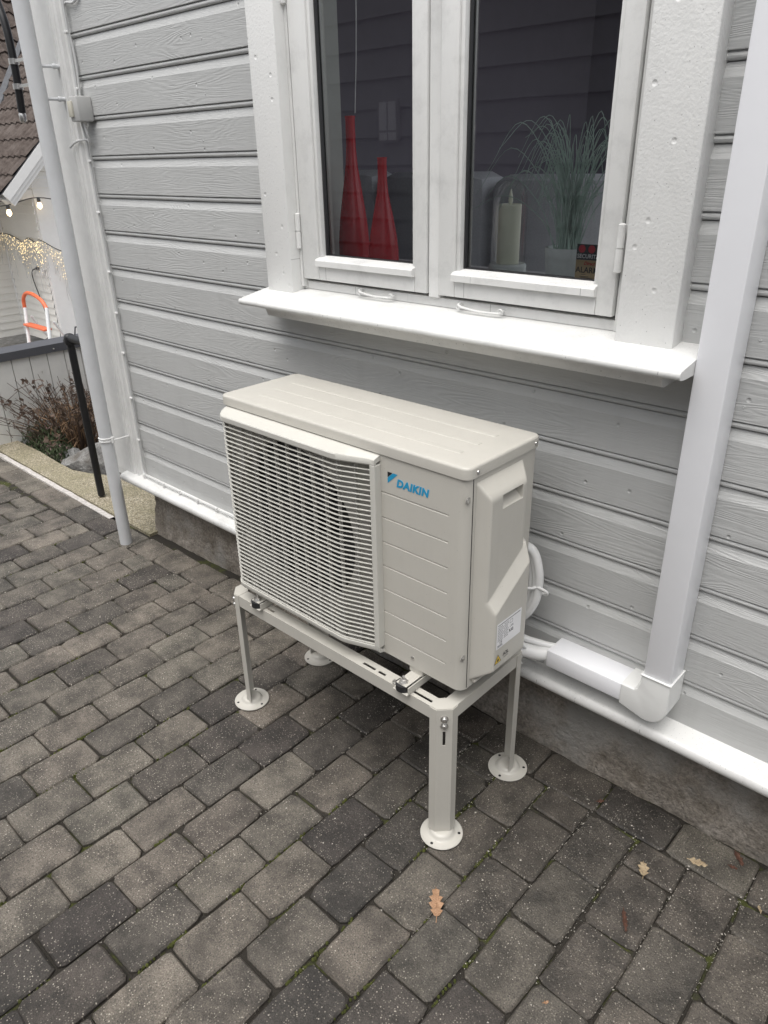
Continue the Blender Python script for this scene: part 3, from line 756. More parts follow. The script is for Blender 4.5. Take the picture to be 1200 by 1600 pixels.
# ------------------------------------------------------------------ cables and switch
cb = thing('wall_cable', (-1.808, -.02, .36), 'thin grey cable clipped down the corner board and along the drip board', 'cable')
MB().tube(curve_pts([(-1.80, -.016, 2.75), (-1.802, -.017, 2.2), (-1.806, -.018, 2.0), (-1.812, -.022, 1.95)], 6)+[], .0048, 8).build('upper_cable', 'cable', cb, True)
MB().tube(curve_pts([(-1.815, -.018, 2.75), (-1.812, -.017, 2.3), (-1.795, -.010, 2.08), (-1.80, -.014, 1.95)], 6), .0040, 8).build('upper_cable', 'cable', cb, True)
low = curve_pts([(-1.795, -.03, 1.865), (-1.80, -.020, 1.80), (-1.812, -.014, 1.70), (-1.812, -.012, 1.3), (-1.811, -.012, .9), (-1.812, -.014, .5), (-1.812, -.016, .395), (-1.79, -.024, .372), (-1.70, -.026, .3685), (-1.4, -.026, .3665), (-1.0, -.026, .3675), (-.6, -.026, .366), (-.1, -.026, .3665), (.36, -.028, .368), (.40, -.06, .40), (.38, -.12, .47)], 6)
MB().tube(low, .0042, 8).build('lower_cable', 'cable', cb, True)
MB().tube(curve_pts([(-1.812, -.012, 2.235), (-1.79, -.012, 2.25), (-1.74, -.010, 2.245), (-1.70, -.006, 2.26)], 5), .0045, 8).build('branch_cable', 'cable', cb, True)
MB().tube(curve_pts([(-1.77, -.035, 1.86), (-1.765, -.03, 1.82), (-1.775, -.02, 1.79), (-1.79, -.022, 1.80), (-1.85, -.036, 1.795), (-1.895, -.045, 1.775)], 6), .0042, 8).build('cable_loop', 'cable', cb, True)
clip = None
def put_clip(x, y, z, rot=(0, 0, 0)):
    global clip
    if clip is None:
        clip = MB().box(-.008, .008, -.006, .005, -.005, .005, .0015).lathe([(.0035, 0), (.003, .005), (.001, .006)], (.010, 0, 0), 8, 'y').build('cable_clip', 'cablew', cb, True)
        o = clip
    else: o = clip.copy(); COL.objects.link(o); o.parent = cb
    o.location = Vector((x, y, z))-cb.location; o.rotation_euler = rot
# clip mesh was built around the origin of the world: shift its vertices once
put_clip(-1.808, -.020, 2.16)
for v in clip.data.vertices: v.co += cb.location
for z in (1.985, 1.73, 1.53, 1.30, 1.13, .95, .745, .545): put_clip(-1.810, -.017, z+random.uniform(-.01, .01))
for x in (-1.79, -1.62, -1.49, -1.35, -1.21, -1.07, -.93): put_clip(x, -.03, .3685, (0, 1.57, 0))
sw = thing('switch_box', (-1.775, -.01, 1.905), 'small grey outdoor switch box with a cream rocker on the corner board', 'switch')
MB().box(-1.812, -1.742, -.062, .0, 1.862, 1.948, .006).build('housing', 'switch', sw, True)
MB().box(-1.806, -1.777, -.070, -.0615, 1.878, 1.932, .002).build('rocker', 'rocker', sw, True)

# ------------------------------------------------------------------ pipe duct
du = thing('pipe_duct', (.752, -.04, .39), 'glossy white plastic pipe duct running up the wall right of the window', 'duct')
MB().box(.7155, .7865, -.085, -.002, .512, 2.9, .006).build('vertical_duct', 'pvc', du, True)
MB().box(.440, .6665, -.085, -.002, .408, .464, .006).build('horizontal_duct', 'pvc', du, True)
prof = [(.665, .405), (.735, .385)]
prof = [(.664, .404)]+[(.739+.0500*math.cos(R(a_)), .4385+.053*math.sin(R(a_))) for a_ in range(-100, 1, 10)]+[(.789, .520), (.7125, .520), (.7125, .489), (.708, .475), (.699, .4672), (.664, .4672)]
bm = bmesh.new(); vsb = [bm.verts.new((x, -.088, z)) for x, z in prof]; f = bm.faces.new(vsb)
r = bmesh.ops.extrude_face_region(bm, geom=[f])
for v in [e for e in r['geom'] if isinstance(e, bmesh.types.BMVert)]: v.co.y = -.001
bmesh.ops.recalc_face_normals(bm, faces=bm.faces)
ed = [e for e in bm.edges if all(abs(v.co.y+.088) < 1e-5 for v in e.verts)]
bmesh.ops.bevel(bm, geom=ed, offset=.005, segments=3, affect='EDGES', profile=.5)
el = MB(); bm.verts.index_update(); el.add([v.co.copy() for v in bm.verts], [[v.index for v in f.verts] for f in bm.faces]); bm.free()
el = el.build('elbow', 'pvc2', du, True); el.data.set_sharp_from_angle(angle=R(22))
MB().box(.7105, .7910, -.0905, -.001, .5195, .5235, .0015).build('elbow_lip', 'pvc2', du)
ins = thing('insulated_pipe', (.40, -.1, .43), 'white insulated refrigerant pipes running from the heat pump into the duct', 'pipe')
MB().tube(curve_pts([(.30, -.14, .50), (.345, -.115, .455), (.40, -.085, .436), (.447, -.05, .434)], 8), .0205, 16).build('insulation_sleeve', 'cablew', ins, True)
MB().tube(curve_pts([(.31, -.12, .52), (.36, -.09, .475), (.41, -.062, .459), (.447, -.045, .455)], 8), .010, 12).build('power_lead', 'cablew', ins, True)
coil = thing('cable_coil', (.39, -.1, .66), 'white cable coil tied in a bundle behind the right side of the heat pump', 'cable')
for q, (r_, dx) in enumerate(((.0135, 0), (.0130, -.009), (.0125, -.020))):
    MB().tube(curve_pts([(.34+dx, -.122, .79-q*.01), (.380+dx, -.10, .765), (.399+dx, -.095, .71), (.402+dx, -.095, .655), (.395+dx, -.1, .605), (.37+dx, -.11, .56), (.33+dx, -.12, .545)], 6), r_, 12).build('coil_loop', 'cablew', coil, True)
MB().tube([(.345+.062*math.cos(t*.628)*1.0+.0, -.1+.028*math.sin(t*.628), .652+.012*math.cos(t*.628)) for t in range(11)], .0042, 8).tube(curve_pts([(.405, -.105, .665), (.430, -.10, .658), (.428, -.09, .643), (.410, -.09, .64)], 5), .004, 8).build('cable_tie', 'cablew', coil, True)

# ------------------------------------------------------------------ stand
st = thing('metal_stand', (-.06, -.28, 0), 'beige powder-coated steel floor stand on four round feet', 'stand')
SX0, SX1, SY0, SY1, SZ = -.512, .388, -.474, -.098, .454
T = .0025
def plate_slots(mb, x0, x1, y0, y1, z0, z1, slots, w=.0085):      # flat flange with real slots along x
    ym = (y0+y1)/2-.003
    mb.box(x0, x1, y0, ym-w/2, z0, z1); mb.box(x0, x1, ym+w/2, y1, z0, z1)
    xs = [x0]+[v for s_ in slots for v in s_]+[x1]
    for i in range(0, len(xs), 2):
        if xs[i+1] > xs[i]: mb.box(xs[i], xs[i+1], ym-w/2, ym+w/2, z0, z1)
m_ = MB(); c_ = .030
m_.box(SX0+c_, SX1-c_, SY0+T, SY0+2*T, SZ-.040, SZ-T)
plate_slots(m_, SX0+c_, SX1-c_, SY0+T, SY0+.040, SZ-T, SZ, [(-.41, -.385), (-.36, -.30), (.085, .13), (.142, .168), (.268, .33)])
m_.build('front_beam', 'unit', st)
m_ = MB(); m_.box(SX0+c_, SX1-c_, SY1-2*T, SY1-T, SZ-.040, SZ-T).box(SX0+c_, SX1-c_, SY1-.040, SY1-T, SZ-T, SZ); m_.build('rear_beam', 'unit', st)
for x0, x1, xi0, xi1 in ((SX1-2*T, SX1-T, SX1-.040, SX1-T), (SX0+T, SX0+2*T, SX0+T, SX0+.040)):
    m_ = MB(); m_.box(x0, x1, SY0+c_, SY1-c_, SZ-.040, SZ-T).box(xi0, xi1, SY0+.0405, SY1-.0405, SZ-T, SZ); m_.build('side_beam', 'unit', st)
def leg(ix, iy):
    cx = SX1 if ix > 0 else SX0; cy = SY0 if iy < 0 else SY1
    def W(a, b): return (cx-ix*a, cy-iy*b)        # a, b measured inward from the outer corner
    out = [(.052, 0), (.030, 0), (0, .030), (0, .052)]
    inn = [(T, .052), (T, .030+T*.4), (.030+T*.4, T), (.052, T)]
    l = MB()
    l.prism_z([W(*p) for p in (out[0], out[1], inn[2], inn[3])], .02, SZ-.001)
    l.prism_z([W(*p) for p in (out[2], out[3], inn[0], inn[1])], .02, SZ-.001)
    # diagonal face with a slot
    A, B = Vector((*W(*out[1]), 0)), Vector((*W(*out[2]), 0)); A2, B2 = Vector((*W(*inn[2]), 0)), Vector((*W(*inn[1]), 0))
    def strip(t0, t1, z0, z1):
        q = [A.lerp(B, t0), A.lerp(B, t1), A2.lerp(B2, t1), A2.lerp(B2, t0)]
        l.prism_z([(p.x, p.y) for p in q], z0, z1)
    strip(0, .41, .02, SZ-.001); strip(.59, 1, .02, SZ-.001); strip(.41, .59, .02, .335); strip(.41, .59, .382, SZ-.001)
    # corner gusset on top
    l.prism_z([W(*p) for p in ((.052, .002), (.030, .002), (.002, .030), (.002, .052), (.040, .052), (.052, .040))], SZ-.001, SZ+.0012)
    lo = l.build('leg', 'unit', st)
    mid = (A+B)/2; n_ = Vector((ix, iy, 0)).normalized()
    for z in (SZ-.030, SZ-.052):
        b = MB(); q = n_.to_track_quat('Z', 'Y').to_matrix().to_4x4(); q.translation = mid+Vector((0, 0, z))
        t = MB().lathe([(.0105, 0), (.0105, .0018), (.0075, .0019), (.0075, .006), (.006, .0085), (.003, .0095)], (0, 0, 0), 12)
        b.add([q @ Vector(v) for v in t.v], t.f); b.build('bolt', 'steel', lo, True)
    fx, fy = W(.024, .024)
    MB().lathe([(.0595, 0), (.060, .002), (.0585, .0036), (.040, .0042), (.036, .006), (.033, .012), (.029, .017), (.022, .019), (.012, .0185)], (fx, fy, .003), 44).build('foot_plate', 'unit', lo, True)
    for t in range(3):
        th = 2.1*t+ (0.6 if ix > 0 else 0.1); MB().lathe([(.0042, 0), (.0042, .0004)], (fx+.049*math.cos(th), fy+.049*math.sin(th), .0068), 12).build('screw_hole', 'dark', lo)
    b = MB(); q = (-n_).to_track_quat('Z', 'Y').to_matrix().to_4x4(); q.translation = mid-n_*.003+Vector((0, 0, .035))
    t = MB().lathe([(.009, 0), (.009, .002), (.0065, .002), (.0065, .008), (.003, .009)], (0, 0, 0), 12); b.add([q @ Vector(v) for v in t.v], t.f); b.build('foot_bolt', 'steel', lo, True)
for ix in (1, -1):
    for iy in (-1, 1): leg(ix, iy)
for bx in (-.362, .243):
    z = SZ+.002
    MB().box(bx-.0225, bx+.0265, SY0-.012, SY1+.004, z, z+.0025).box(bx+.0245, bx+.027, SY0-.006, SY1+.002, z+.0027, z+.022).build('cross_bracket', 'unit', st)
    MB().lathe([(.0075, 0), (.0075, .003), (.005, .0035), (.005, .0075)], (bx-.034, SY0+.010, z), 12).build('bolt', 'steel', st, True)
    for y in (SY0+.006, SY1-.02):
        MB().lathe([(.021, 0), (.0215, .003), (.0195, .009), (.0215, .015), (.021, .018)], (bx, y, z+.003), 24).build('rubber_mount', 'rubber', st, True)

# ------------------------------------------------------------------ heat pump outdoor unit
hp = thing('heat_pump', (-.05, -.28, .499), 'beige outdoor heat pump unit with slatted fan grille and blue logo', 'heat pump')
UX0, UX1, UY0, UY1, UZ0, UZ1 = -.492, .397, -.424, -.135, .499, 1.1075
def rrect(x0, x1, y0, y1, r_, n=6):
    out = []
    for cx, cy, a0 in ((x1-r_, y0+r_, -90), (x1-r_, y1-r_, 0), (x0+r_, y1-r_, 90), (x0+r_, y0+r_, 180)):
        for k in range(n+1):
            a_ = R(a0+90*k/n); out.append((cx+r_*math.cos(a_), cy+r_*math.sin(a_)))
    return out
LZ = 1.077
# casing walls: open at the front between the rounded corners
pts = rrect(UX0, UX1, UY0, UY1, .024, 6); n = len(pts)
# start of list is the front right corner; wall loop goes front right -> back -> front left
vs = [(x, y, UZ0) for x, y in pts]+[(x, y, LZ) for x, y in pts]
w_ = MB().add(vs, [(i, i+1, i+1+n, i+n) for i in range(n-1)]); w_.add([(x, y, UZ0) for x, y in pts], [tuple(range(n))])
w_.add([(UX0+.02, UY0+.022, LZ-.002), (UX1-.02, UY0+.022, LZ-.002), (UX1-.02, UY1-.02, LZ-.002), (UX0+.02, UY1-.02, LZ-.002)], [(0, 1, 2, 3)])
w_.build('casing', 'unit', hp, True)
# front panel with a round fan opening
FCX, FCZ, FR = -.205, .782, .242
fx0, fx1 = UX0+.024, UX1-.024
fp = MB(); N = 96; ring = []; outer = []
xs0, xs1 = fx0, .112
for k in range(N):
    a_ = 2*math.pi*k/N; c0, s0 = math.cos(a_), math.sin(a_)
    ring.append((FCX+FR*c0, UY0, FCZ+FR*s0))
    tx = (xs1-FCX)/c0 if c0 > 1e-6 else ((xs0-FCX)/c0 if c0 < -1e-6 else 1e9); tz = (LZ-FCZ)/s0 if s0 > 1e-6 else ((UZ0-FCZ)/s0 if s0 < -1e-6 else 1e9)
    t = min(tx, tz); outer.append((FCX+t*c0, UY0, FCZ+t*s0))
back = [(x+(FCX-x)*.03, UY0+.05, z+(FCZ-z)*.03) for x, y, z in ring]
fp.add(ring+outer+back, [(k, (k+1) % N, (k+1) % N+N, k+N) for k in range(N)]+[(k, (k+1) % N, (k+1) % N+2*N, k+2*N) for k in range(N)])
for cxz in ((xs0, UZ0), (xs1, UZ0), (xs1, LZ), (xs0, LZ)):     # fill the corners of the rectangle
    near_ = sorted(range(N), key=lambda k: (outer[k][0]-cxz[0])**2+(outer[k][2]-cxz[1])**2)[:2]
    near_.sort()
    if near_ == [0, N-1]: near_ = [N-1, 0]
    p, q = outer[near_[0]], outer[near_[1]]
    fp.add([p, (cxz[0], UY0, cxz[1]), q], [(0, 1, 2)])
fp.build('fan_panel', 'shroud', hp)
# right front panel with seven recessed lines
gz = [.980-.0692*k for k in range(7)]; zc = [(UZ0, 0)]
for z in reversed(gz): zc += [(z-.0030, 0), (z-.0004, .0040), (z+.0016, .0045), (z+.0017, 0)]
zc.append((LZ, 0)); xc = [.1121, .1275, .129, .345, .3465, fx1]
vs = []; fs = []
for x in xc:
    for z, dpt in zc: vs.append((x, UY0+(dpt if .128 < x < .346 else 0), z))
nz_ = len(zc)
for i in range(len(xc)-1):
    for j in range(nz_-1): a0 = i*nz_+j; fs.append((a0, a0+nz_, a0+nz_+1, a0+1))
MB().add(vs, fs).build('front_panel', 'unit', hp)
# lid
bm = bmesh.new(); pl = rrect(UX0-.0035, UX1+.0035, UY0-.004, UY1+.004, .022, 8)
f = bm.faces.new([bm.verts.new((x, y, LZ+.002)) for x, y in pl]); r = bmesh.ops.extrude_face_region(bm, geom=[f])
for v in [e for e in r['geom'] if isinstance(e, bmesh.types.BMVert)]: v.co.z = UZ1
bmesh.ops.recalc_face_normals(bm, faces=bm.faces)
ed = [e for e in bm.edges if all(abs(v.co.z-UZ1) < 1e-5 for v in e.verts)]
bmesh.ops.bevel(bm, geom=ed, offset=.007, segments=4, affect='EDGES', profile=.5)
lid = MB(); bm.verts.index_update(); lid.add([v.co.copy() for v in bm.verts], [[v.index for v in f.verts] for f in bm.faces]); bm.free()
lid = lid.build('lid', 'unit', hp, True)
rb = MB()
for yy in (-.355, -.285, -.215):
    rb.prof_x([(yy-.010, UZ1-.0005), (yy-.006, UZ1+.0008), (yy+.006, UZ1+.0008), (yy+.010, UZ1-.0005)], UX0+.03+(.07 if yy < -.3 else .05), UX1-.07, 1)
rb.build('lid_rib', 'unit', lid)
for (x, y, ax) in ((UX1+.0035, -.392, 'x'), (UX1+.0035, -.158, 'x')):
    MB().lathe([(.0055, 0), (.0055, .0012), (.0045, .0028), (.0015, .003)], (x, y, LZ+.014), 12, 'x').build('screw', 'steel', lid, True)
# side seam and screws on the rounded corner
MB().box(UX1-.001, UX1+.0004, -.4035, -.4015, UZ0+.004, LZ).build('seam', 'dark', hp)
for z in (1.028, .600):
    MB().lathe([(.0095, 0), (.0095, .0012), (.0065, .0012)], (UX1-.0035, -.4175, z), 16, 'x').build('screw_recess', 'shroud', hp, True)
    MB().lathe([(.006, .001), (.006, .0022), (.003, .0035), (.001, .0036)], (UX1-.0035, -.4175, z), 12, 'x').build('screw', 'steel', hp, True)
MB().lathe([(.0055, 0), (.0055, .0015), (.003, .003)], (.237, UY0, .528), 12, 'y').build('screw', 'steel', hp, True)
# interior of the fan chamber
MB().box(UX0+.01, .118, UY0+.052, UY1-.012, UZ0+.006, LZ-.006).build('fan_chamber', 'dark', hp)
fan = MB()
for k in range(3):
    vs = []; A0 = 2*math.pi*k/3+.4
    for i in range(9):
        for j in range(9):
            r_ = .055+.172*i/8; a_ = A0+(j/8)*1.45+.5*(i/8); y = UY0+.046-.026*(j/8)*(.5+.5*i/8)
            vs.append((FCX+r_*math.cos(a_), y, FCZ+r_*math.sin(a_)))
    fan.add(vs, [(i*9+j, (i+1)*9+j, (i+1)*9+j+1, i*9+j+1) for i in range(8) for j in range(8)])
fo = fan.build('fan', 'fan', hp, True)
MB().lathe([(.058, -.045), (.058, .0), (.050, .008), (.03, .012)], (FCX, UY0+.012, FCZ), 32, 'y').build('fan_hub', 'fan', fo, True)
# grille: 39 slats following the bulged front, ribs behind, frame round it
GX0, GX1, GF = -.471, .120, -.473
def gy(x, inset=0):
    if x < GX0+.050: t = (x-GX0)/.050; return -.436+(GF+.436)*math.sin(max(0, t)*math.pi/2)+inset
    if x < .012: return GF+inset
    u = x-.012; return GF+.340*(u*u/.06 if u < .03 else u-.015)+inset
gxs = [GX0+.050*(1-math.cos(k/7*math.pi/2)) for k in range(7)]+[-.421, -.3, -.15, 0, .012, .018, .024, .030, .036, .042, .07, GX1]
slat = None; nsl = 39
for k in range(nsl):
    z = .524+k*(1.050-.524)/(nsl-1)
    if slat is None:
        vs = []
        for x in gxs:
            y = gy(x)
            vs += [(x, y, -.0013), (x, y-.0006, 0), (x, y, .0011), (x, y+.0050, .0010), (x, y+.0050, -.0004)]
        n5 = 5; fs = [(i*n5+j, (i+1)*n5+j, (i+1)*n5+(j+1) % n5, i*n5+(j+1) % n5) for i in range(len(gxs)-1) for j in range(n5)]
        slat = MB().add([(v[0], v[1], v[2]+z) for v in vs], fs).build('slat', 'unit_plastic', hp); z_first = z; o = slat
    else:
        o = slat.copy(); COL.objects.link(o); o.parent = hp; o.location = (0, 0, z-z_first)
ribm = None
for k in range(12):
    x = -.452+.0478*k
    y = gy(x)+.0135
    MB().box(x-.0014, x+.0014, y-.007, y+.004, .515, 1.055).build('grille_rib', 'shroud', hp)
# top hood of the grille: flat top sloping out from the body and a deep lip
hx = gxs+[.137]; vs = []
for x in hx:
    y = gy(min(x, GX1))
    vs += [(x, UY0+.001, 1.076), (x, y-.0035, 1.0690), (x, y-.0055, 1.0665), (x, y-.0050, 1.0535), (x, y+.0015, 1.0530), (x, y+.0015, 1.058), (x, UY0+.001, 1.062)]
n7 = 7; nh = len(hx); fs = [(i*n7+j, (i+1)*n7+j, (i+1)*n7+j+1, i*n7+j+1) for i in range(nh-1) for j in range(n7-1)]+[tuple(range(n7)), tuple((nh-1)*n7+j for j in range(n7))]
MB().add(vs, fs).build('grille_hood', 'unit_plastic', hp, True)
vs = []
for x in hx:
    y = gy(min(x, GX1))
    vs += [(x, UY0+.001, .500), (x, y-.001, .506), (x, y-.0035, .510), (x, y-.0030, .5205), (x, y+.004, .5210), (x, y+.004, .515), (x, UY0+.001, .508)]
MB().add(vs, fs).build('grille_base', 'unit_plastic', hp, True)
yf = gy(.118)
MB().box(.1205, .1375, yf-.0045, UY0+.001, .5215, 1.0523, .0015).build('grille_flange', 'unit_plastic', hp)
MB().box(GX0-.004, GX0+.003, -.434, UY0+.001, .5215, 1.0523, .001).build('grille_edge', 'unit_plastic', hp)
# side cover: height field with a step down to the deeper lower part
cy0, cy1, cz0, cz1 = -.392, -.205, .520, 1.064
ny, nz = 84, 190; vs = []; fs = []
def sm(a_, b_, k_=.006):       # smooth minimum
    h_ = max(k_-abs(a_-b_), 0)/k_; return min(a_, b_)-h_*h_*k_*.25
HY0, HY1, HZ0, HZ1 = -.334, -.252, .990, 1.024
def cover(y, z):
    up = .034; lo = .055
    line = .752+.67*(y+.384)               # diagonal: deeper part starts below it
    body = up+(lo-up)*min(1, max(0, (line-z)/.036))
    front = (y-cy0)*2.4; backd = (cy1-y)*(1.25 if z > line else 2.2); top = (cz1-z)*.95; bot = (z-cz0)*1.5
    dpt = sm(sm(sm(body, front, .010), backd, .010), sm(top, bot, .01), .010)
    if HY0 < y < HY1 and HZ0 < z < HZ1: dpt = .010+.020*max(0, 1-(z-HZ0)/.02)
    return max(dpt, 0)
def cuts(a_, b_, n_, sp):
    c = [a_+(b_-a_)*i/n_ for i in range(n_+1)]
    for s_ in sp: c = [v for v in c if abs(v-s_) > .0012]+[s_-.0006, s_+.0006]
    return sorted(c)
ys = cuts(cy0, cy1, ny, (HY0, HY1)); zs = cuts(cz0, cz1, nz, (HZ0, HZ1))
for y in ys:
    for z in zs: vs.append((UX1+.0002+cover(y, z), y, z))
nn = len(zs)
for i in range(len(ys)-1):
    for j in range(nn-1): a0 = i*nn+j; fs.append((a0, a0+nn, a0+nn+1, a0+1))
sc = MB().add(vs, fs).build('side_cover', 'unit', hp, True)
MB().box(UX1, UX1+.012, -.383, -.30, .512, .5195, .001).build('cover_foot', 'unit', hp)
# feet tabs, nuts
for bx in (-.362, .243):
    for y0, y1, yc in ((SY0-.012, UY0+.03, SY0+.006), (UY1-.03, SY1+.0, SY1-.02)):
        MB().box(bx-.0155, bx+.0195, y0+(.006 if y0 < -.3 else 0), y1, .4765, .4795, .001).build('foot_tab', 'unit', hp)
        MB().box(bx-.020, bx+.024, UY0+.004 if y0 < -.3 else UY1-.03, UY0+.030 if y0 < -.3 else UY1-.004, .4797, .4988).build('foot_web', 'unit', hp)
        MB().lathe([(.0135, 0), (.0135, .0015), (.0082, .0016), (.0082, .0075), (.004, .0085), (.004, .018), (.003, .019)], (bx, yc, .4797), 6).build('nut', 'steel', hp)
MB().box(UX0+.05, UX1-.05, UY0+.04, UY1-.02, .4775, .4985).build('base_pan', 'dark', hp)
# logo
ly = UY0-.0006
MB().add([(.1600, ly, 1.0385), (.1755, ly, 1.0385), (.1600, ly, 1.0240)], [(0, 1, 2)]).build('logo_mark', 'blkem', hp, fix=False)
MB().add([(.1772, ly, 1.0385), (.1925, ly, 1.0385), (.1600, ly, 1.0085), (.1600, ly, 1.0225)], [(0, 1, 2, 3)]).build('logo_mark', 'blue', hp, fix=False)
text_mesh('DAIKIN', .0272, hp, 'blue', 'logo_text', frame_mat((.1880, ly+.0002, 1.0075), (1, 0, 0), (0, 0, 1)), bold=.0013, shear=.20, spacing=1.10)
# rating plate, flammable mark
sx = UX1+.0002+.055+.0006
lab = MB().box(sx-.0003, sx, -.362, -.256, .6215, .6965).build('rating_plate', 'label', hp)
tx = MB(); lr = random.Random(8)
tx.box(sx, sx+.0002, -.358, -.262, .6890, .6915)
for r_ in range(9):
    z = .6845-.0050*r_
    for (a_, b_) in ((-.357, -.333), (-.331, -.312)):
        y = a_
        while y < b_-.003:
            L = lr.uniform(.003, .009); tx.box(sx, sx+.0002, y, min(b_, y+L), z-.0011, z+.0009); y += L+.0014
for (y0, y1, z0, z1) in ((-.307, -.2945, .6735, .6745), (-.307, -.2945, .6830, .6840), (-.307, -.306, .6735, .684), (-.2955, -.2945, .6735, .684)): tx.box(sx, sx+.0002, y0, y1, z0, z1)
tx.build('plate_print', 'greyink', lab)
tb = MB()
for (y0, y1, z0, z1) in ((-.357, -.335, .6255, .6275), (-.357, -.337, .6290, .6315), (-.306, -.290, .6625, .6640), (-.302, -.291, .6655, .6670)): tb.box(sx, sx+.0002, y0, y1, z0, z1)
tb.build('plate_print', 'greyink', lab)
text_mesh('CE', .0095, lab, 'ink', 'plate_text', frame_mat((sx+.0001, -.349, .6345), (0, 1, 0), (0, 0, 1)), bold=.0001, ext=.0001)
text_mesh('R32', .0120, lab, 'ink', 'plate_text', frame_mat((sx+.0001, -.309, .6480), (0, 1, 0), (0, 0, 1)), bold=.0003, ext=.0001)
ty, tz = -.352, .588
def tri(s_, c0, c1, off, mt, nm, par):
    MB().add([(sx+off, c0-s_, c1-s_*.62), (sx+off, c0+s_, c1-s_*.62), (sx+off, c0, c1+s_*1.1)], [(0, 1, 2)]).build(nm, mt, par, fix=False)
tri(.0150, ty, tz, .0001, 'ink', 'warning_mark', hp); tri(.0125, ty, tz, .0003, 'yellow', 'warning_mark', hp)
MB().add([(sx+.0005, ty+a_, tz+b_) for a_, b_ in ((-.0035, -.005), (.0035, -.005), (.0042, -.001), (.002, .003), (.0005, .0062), (-.0012, .0028), (-.0040, -.001))], [tuple(range(7))]).build('warning_flame', 'ink', hp, fix=False)
text_mesh('A2L', .0150, hp, 'ink', 'class_text', frame_mat((sx+.0001, -.330, .588), (0, 1, 0), (0, 0, 1)), bold=.0001, ext=.0001)
MB().box(sx-.0001, sx+.0001, -.326, -.306, .5815, .5825).build('class_line', 'ink', hp)

# ------------------------------------------------------------------ fallen leaves
def oak(x, y, L, ang, mat, label, lobes=4, w=.36, curl=.010):
    out = []
    for sd in (1, -1):
        seq = []
        for k in range(lobes*2+1):
            t = .12+.86*k/(lobes*2); wd = w*math.sin(math.pi*min(1, t*.95+.05))**.7*(1 if k % 2 else .52)
            seq.append((L*(t-.5+(.05 if k % 2 else 0)), sd*L*wd*.62))
        out.append(seq)
    P = [(-L*.5-L*.10, 0), (-L*.42, 0)]; sidea = out[0]; sideb = out[1]
    vs = [(-L*.60, 0, .002)]; mid = []
    fs = []; nn = len(sidea); vs = []
    for k in range(nn):
        (xa, ya), (xb, yb) = sidea[k], sideb[k]; tt = xa/L
        vs += [(xa, ya, curl*(.35+abs(ya)/L*2.2)+.002*math.sin(k*2.1)), (xa-.002, 0, .0022+curl*.4*tt*tt*4), (xb, yb, curl*(.3+abs(yb)/L*1.6)+.002*math.cos(k*1.7))]
    for k in range(nn-1): b_ = 3*k; fs += [(b_, b_+3, b_+4, b_+1), (b_+1, b_+4, b_+5, b_+2)]
    vs.append((L*.54, 0, .004+curl*.3)); fs += [(3*nn-3, 3*nn, 3*nn-2), (3*nn-2, 3*nn, 3*nn-1)]
    mt = Matrix.Translation((x, y, .0015)) @ Matrix.Rotation(ang, 4, 'Z')
    m2 = MB().add([mt @ Vector(v) for v in vs], fs); m2.tube([mt @ Vector(v) for v in ((-L*.56, .002, .001), (-L*.38, 0, .003), (L*.4, 0, .0045))], [.0012, .0010, .0004], 5)
    o = m2.build('fallen_leaf', mat, smooth=True, loc=(x, y, 0), fix=False); tag(o, label, 'leaf', 'leaves lying on the paving')
oak(.492, -.632, .088, math.atan2(.072, -.062), 'leaf', 'light brown lobed oak leaf lying right of the front foot')
oak(.838, -.190, .050, 2.0, 'leaf3', 'small crumpled tan leaf on the small paver near the wall', 3, .5)
oak(.867, -.357, .065, -1.0, 'leaf2', 'long dark brown curled leaf on the right pavers', 5, .17, .016)
oak(.935, -.072, .048, .3, 'leaf3', 'flat pale tan leaf fragment in the wall course of pavers', 3, .45, .003)
oak(1.012, .012, .050, -.8, 'leaf2', 'reddish brown leaf tucked against the foundation', 3, .3)
oak(1.010, -.025, .022, .2, 'leaf2', 'tiny dark leaf scrap beside the pale tan leaf', 3, .5, .003)
oak(.643, -.055, .022, .9, 'leaf2', 'tiny brown leaf scrap near the rear foot and wall', 3, .5, .003)
oak(1.104, -.104, .020, 2.2, 'leaf3', 'tiny pale wood chip at the right edge of the paving', 2, .4, .003)
oak(.826, -.655, .014, 1.1, 'leaf', 'tiny orange leaf scrap on a dark paver at lower right', 2, .5, .002)

# ------------------------------------------------------------------ neighbour's house to the left
nb = thing('neighbour_house', (-11, 4, -.85), 'white neighbouring house with brown tiled roof and covered porch', 'house')
XN, YN, XG = -11.69, 3.45, -10.3
def nboard_y(x, y0, y1, z):      # board on a face looking along +x
    MB().add([(x+.022, y0, z+.004), (x+.022, y1, z+.004), (x, y1, z+.112), (x, y0, z+.112), (x-.01, y0, z), (x-.01, y1, z)], [(0, 1, 2, 3), (0, 4, 5, 1)]).build('wall_board', 'neigh', nb, fix=False)
def nboard_x(y, x0, x1, z, mat='neigh', h=.112, par=None, lap=.012):
    MB().add([(x0, y-.022, z+.004), (x1, y-.022, z+.004), (x1, y, z+h), (x0, y, z+h), (x0, y+.01, z), (x1, y+.01, z)], [(0, 1, 2, 3), (0, 4, 5, 1)]).build('wall_board', mat, par or nb, fix=False)
for k in range(20):
    z = -.85+.112*k
    nboard_y(XN, 1.5, YN-.02, z); nboard_x(YN, XN+.02, XG-.06, z)
MB().tube([(XN+.015, YN-.015, -.85), (XN+.015, YN-.015, 1.4)], .018, 8).build('corner_seam', 'neighw', nb)
for k in range(42):
    nboard_y(XG, YN+.26, 6.5, -.85+.112*k) if k < 26 else None
MB().box(XG-.05, XG+.02, YN-.01, YN+.25, -.85, 1.56, .004).build('corner_post', 'neighw', nb)
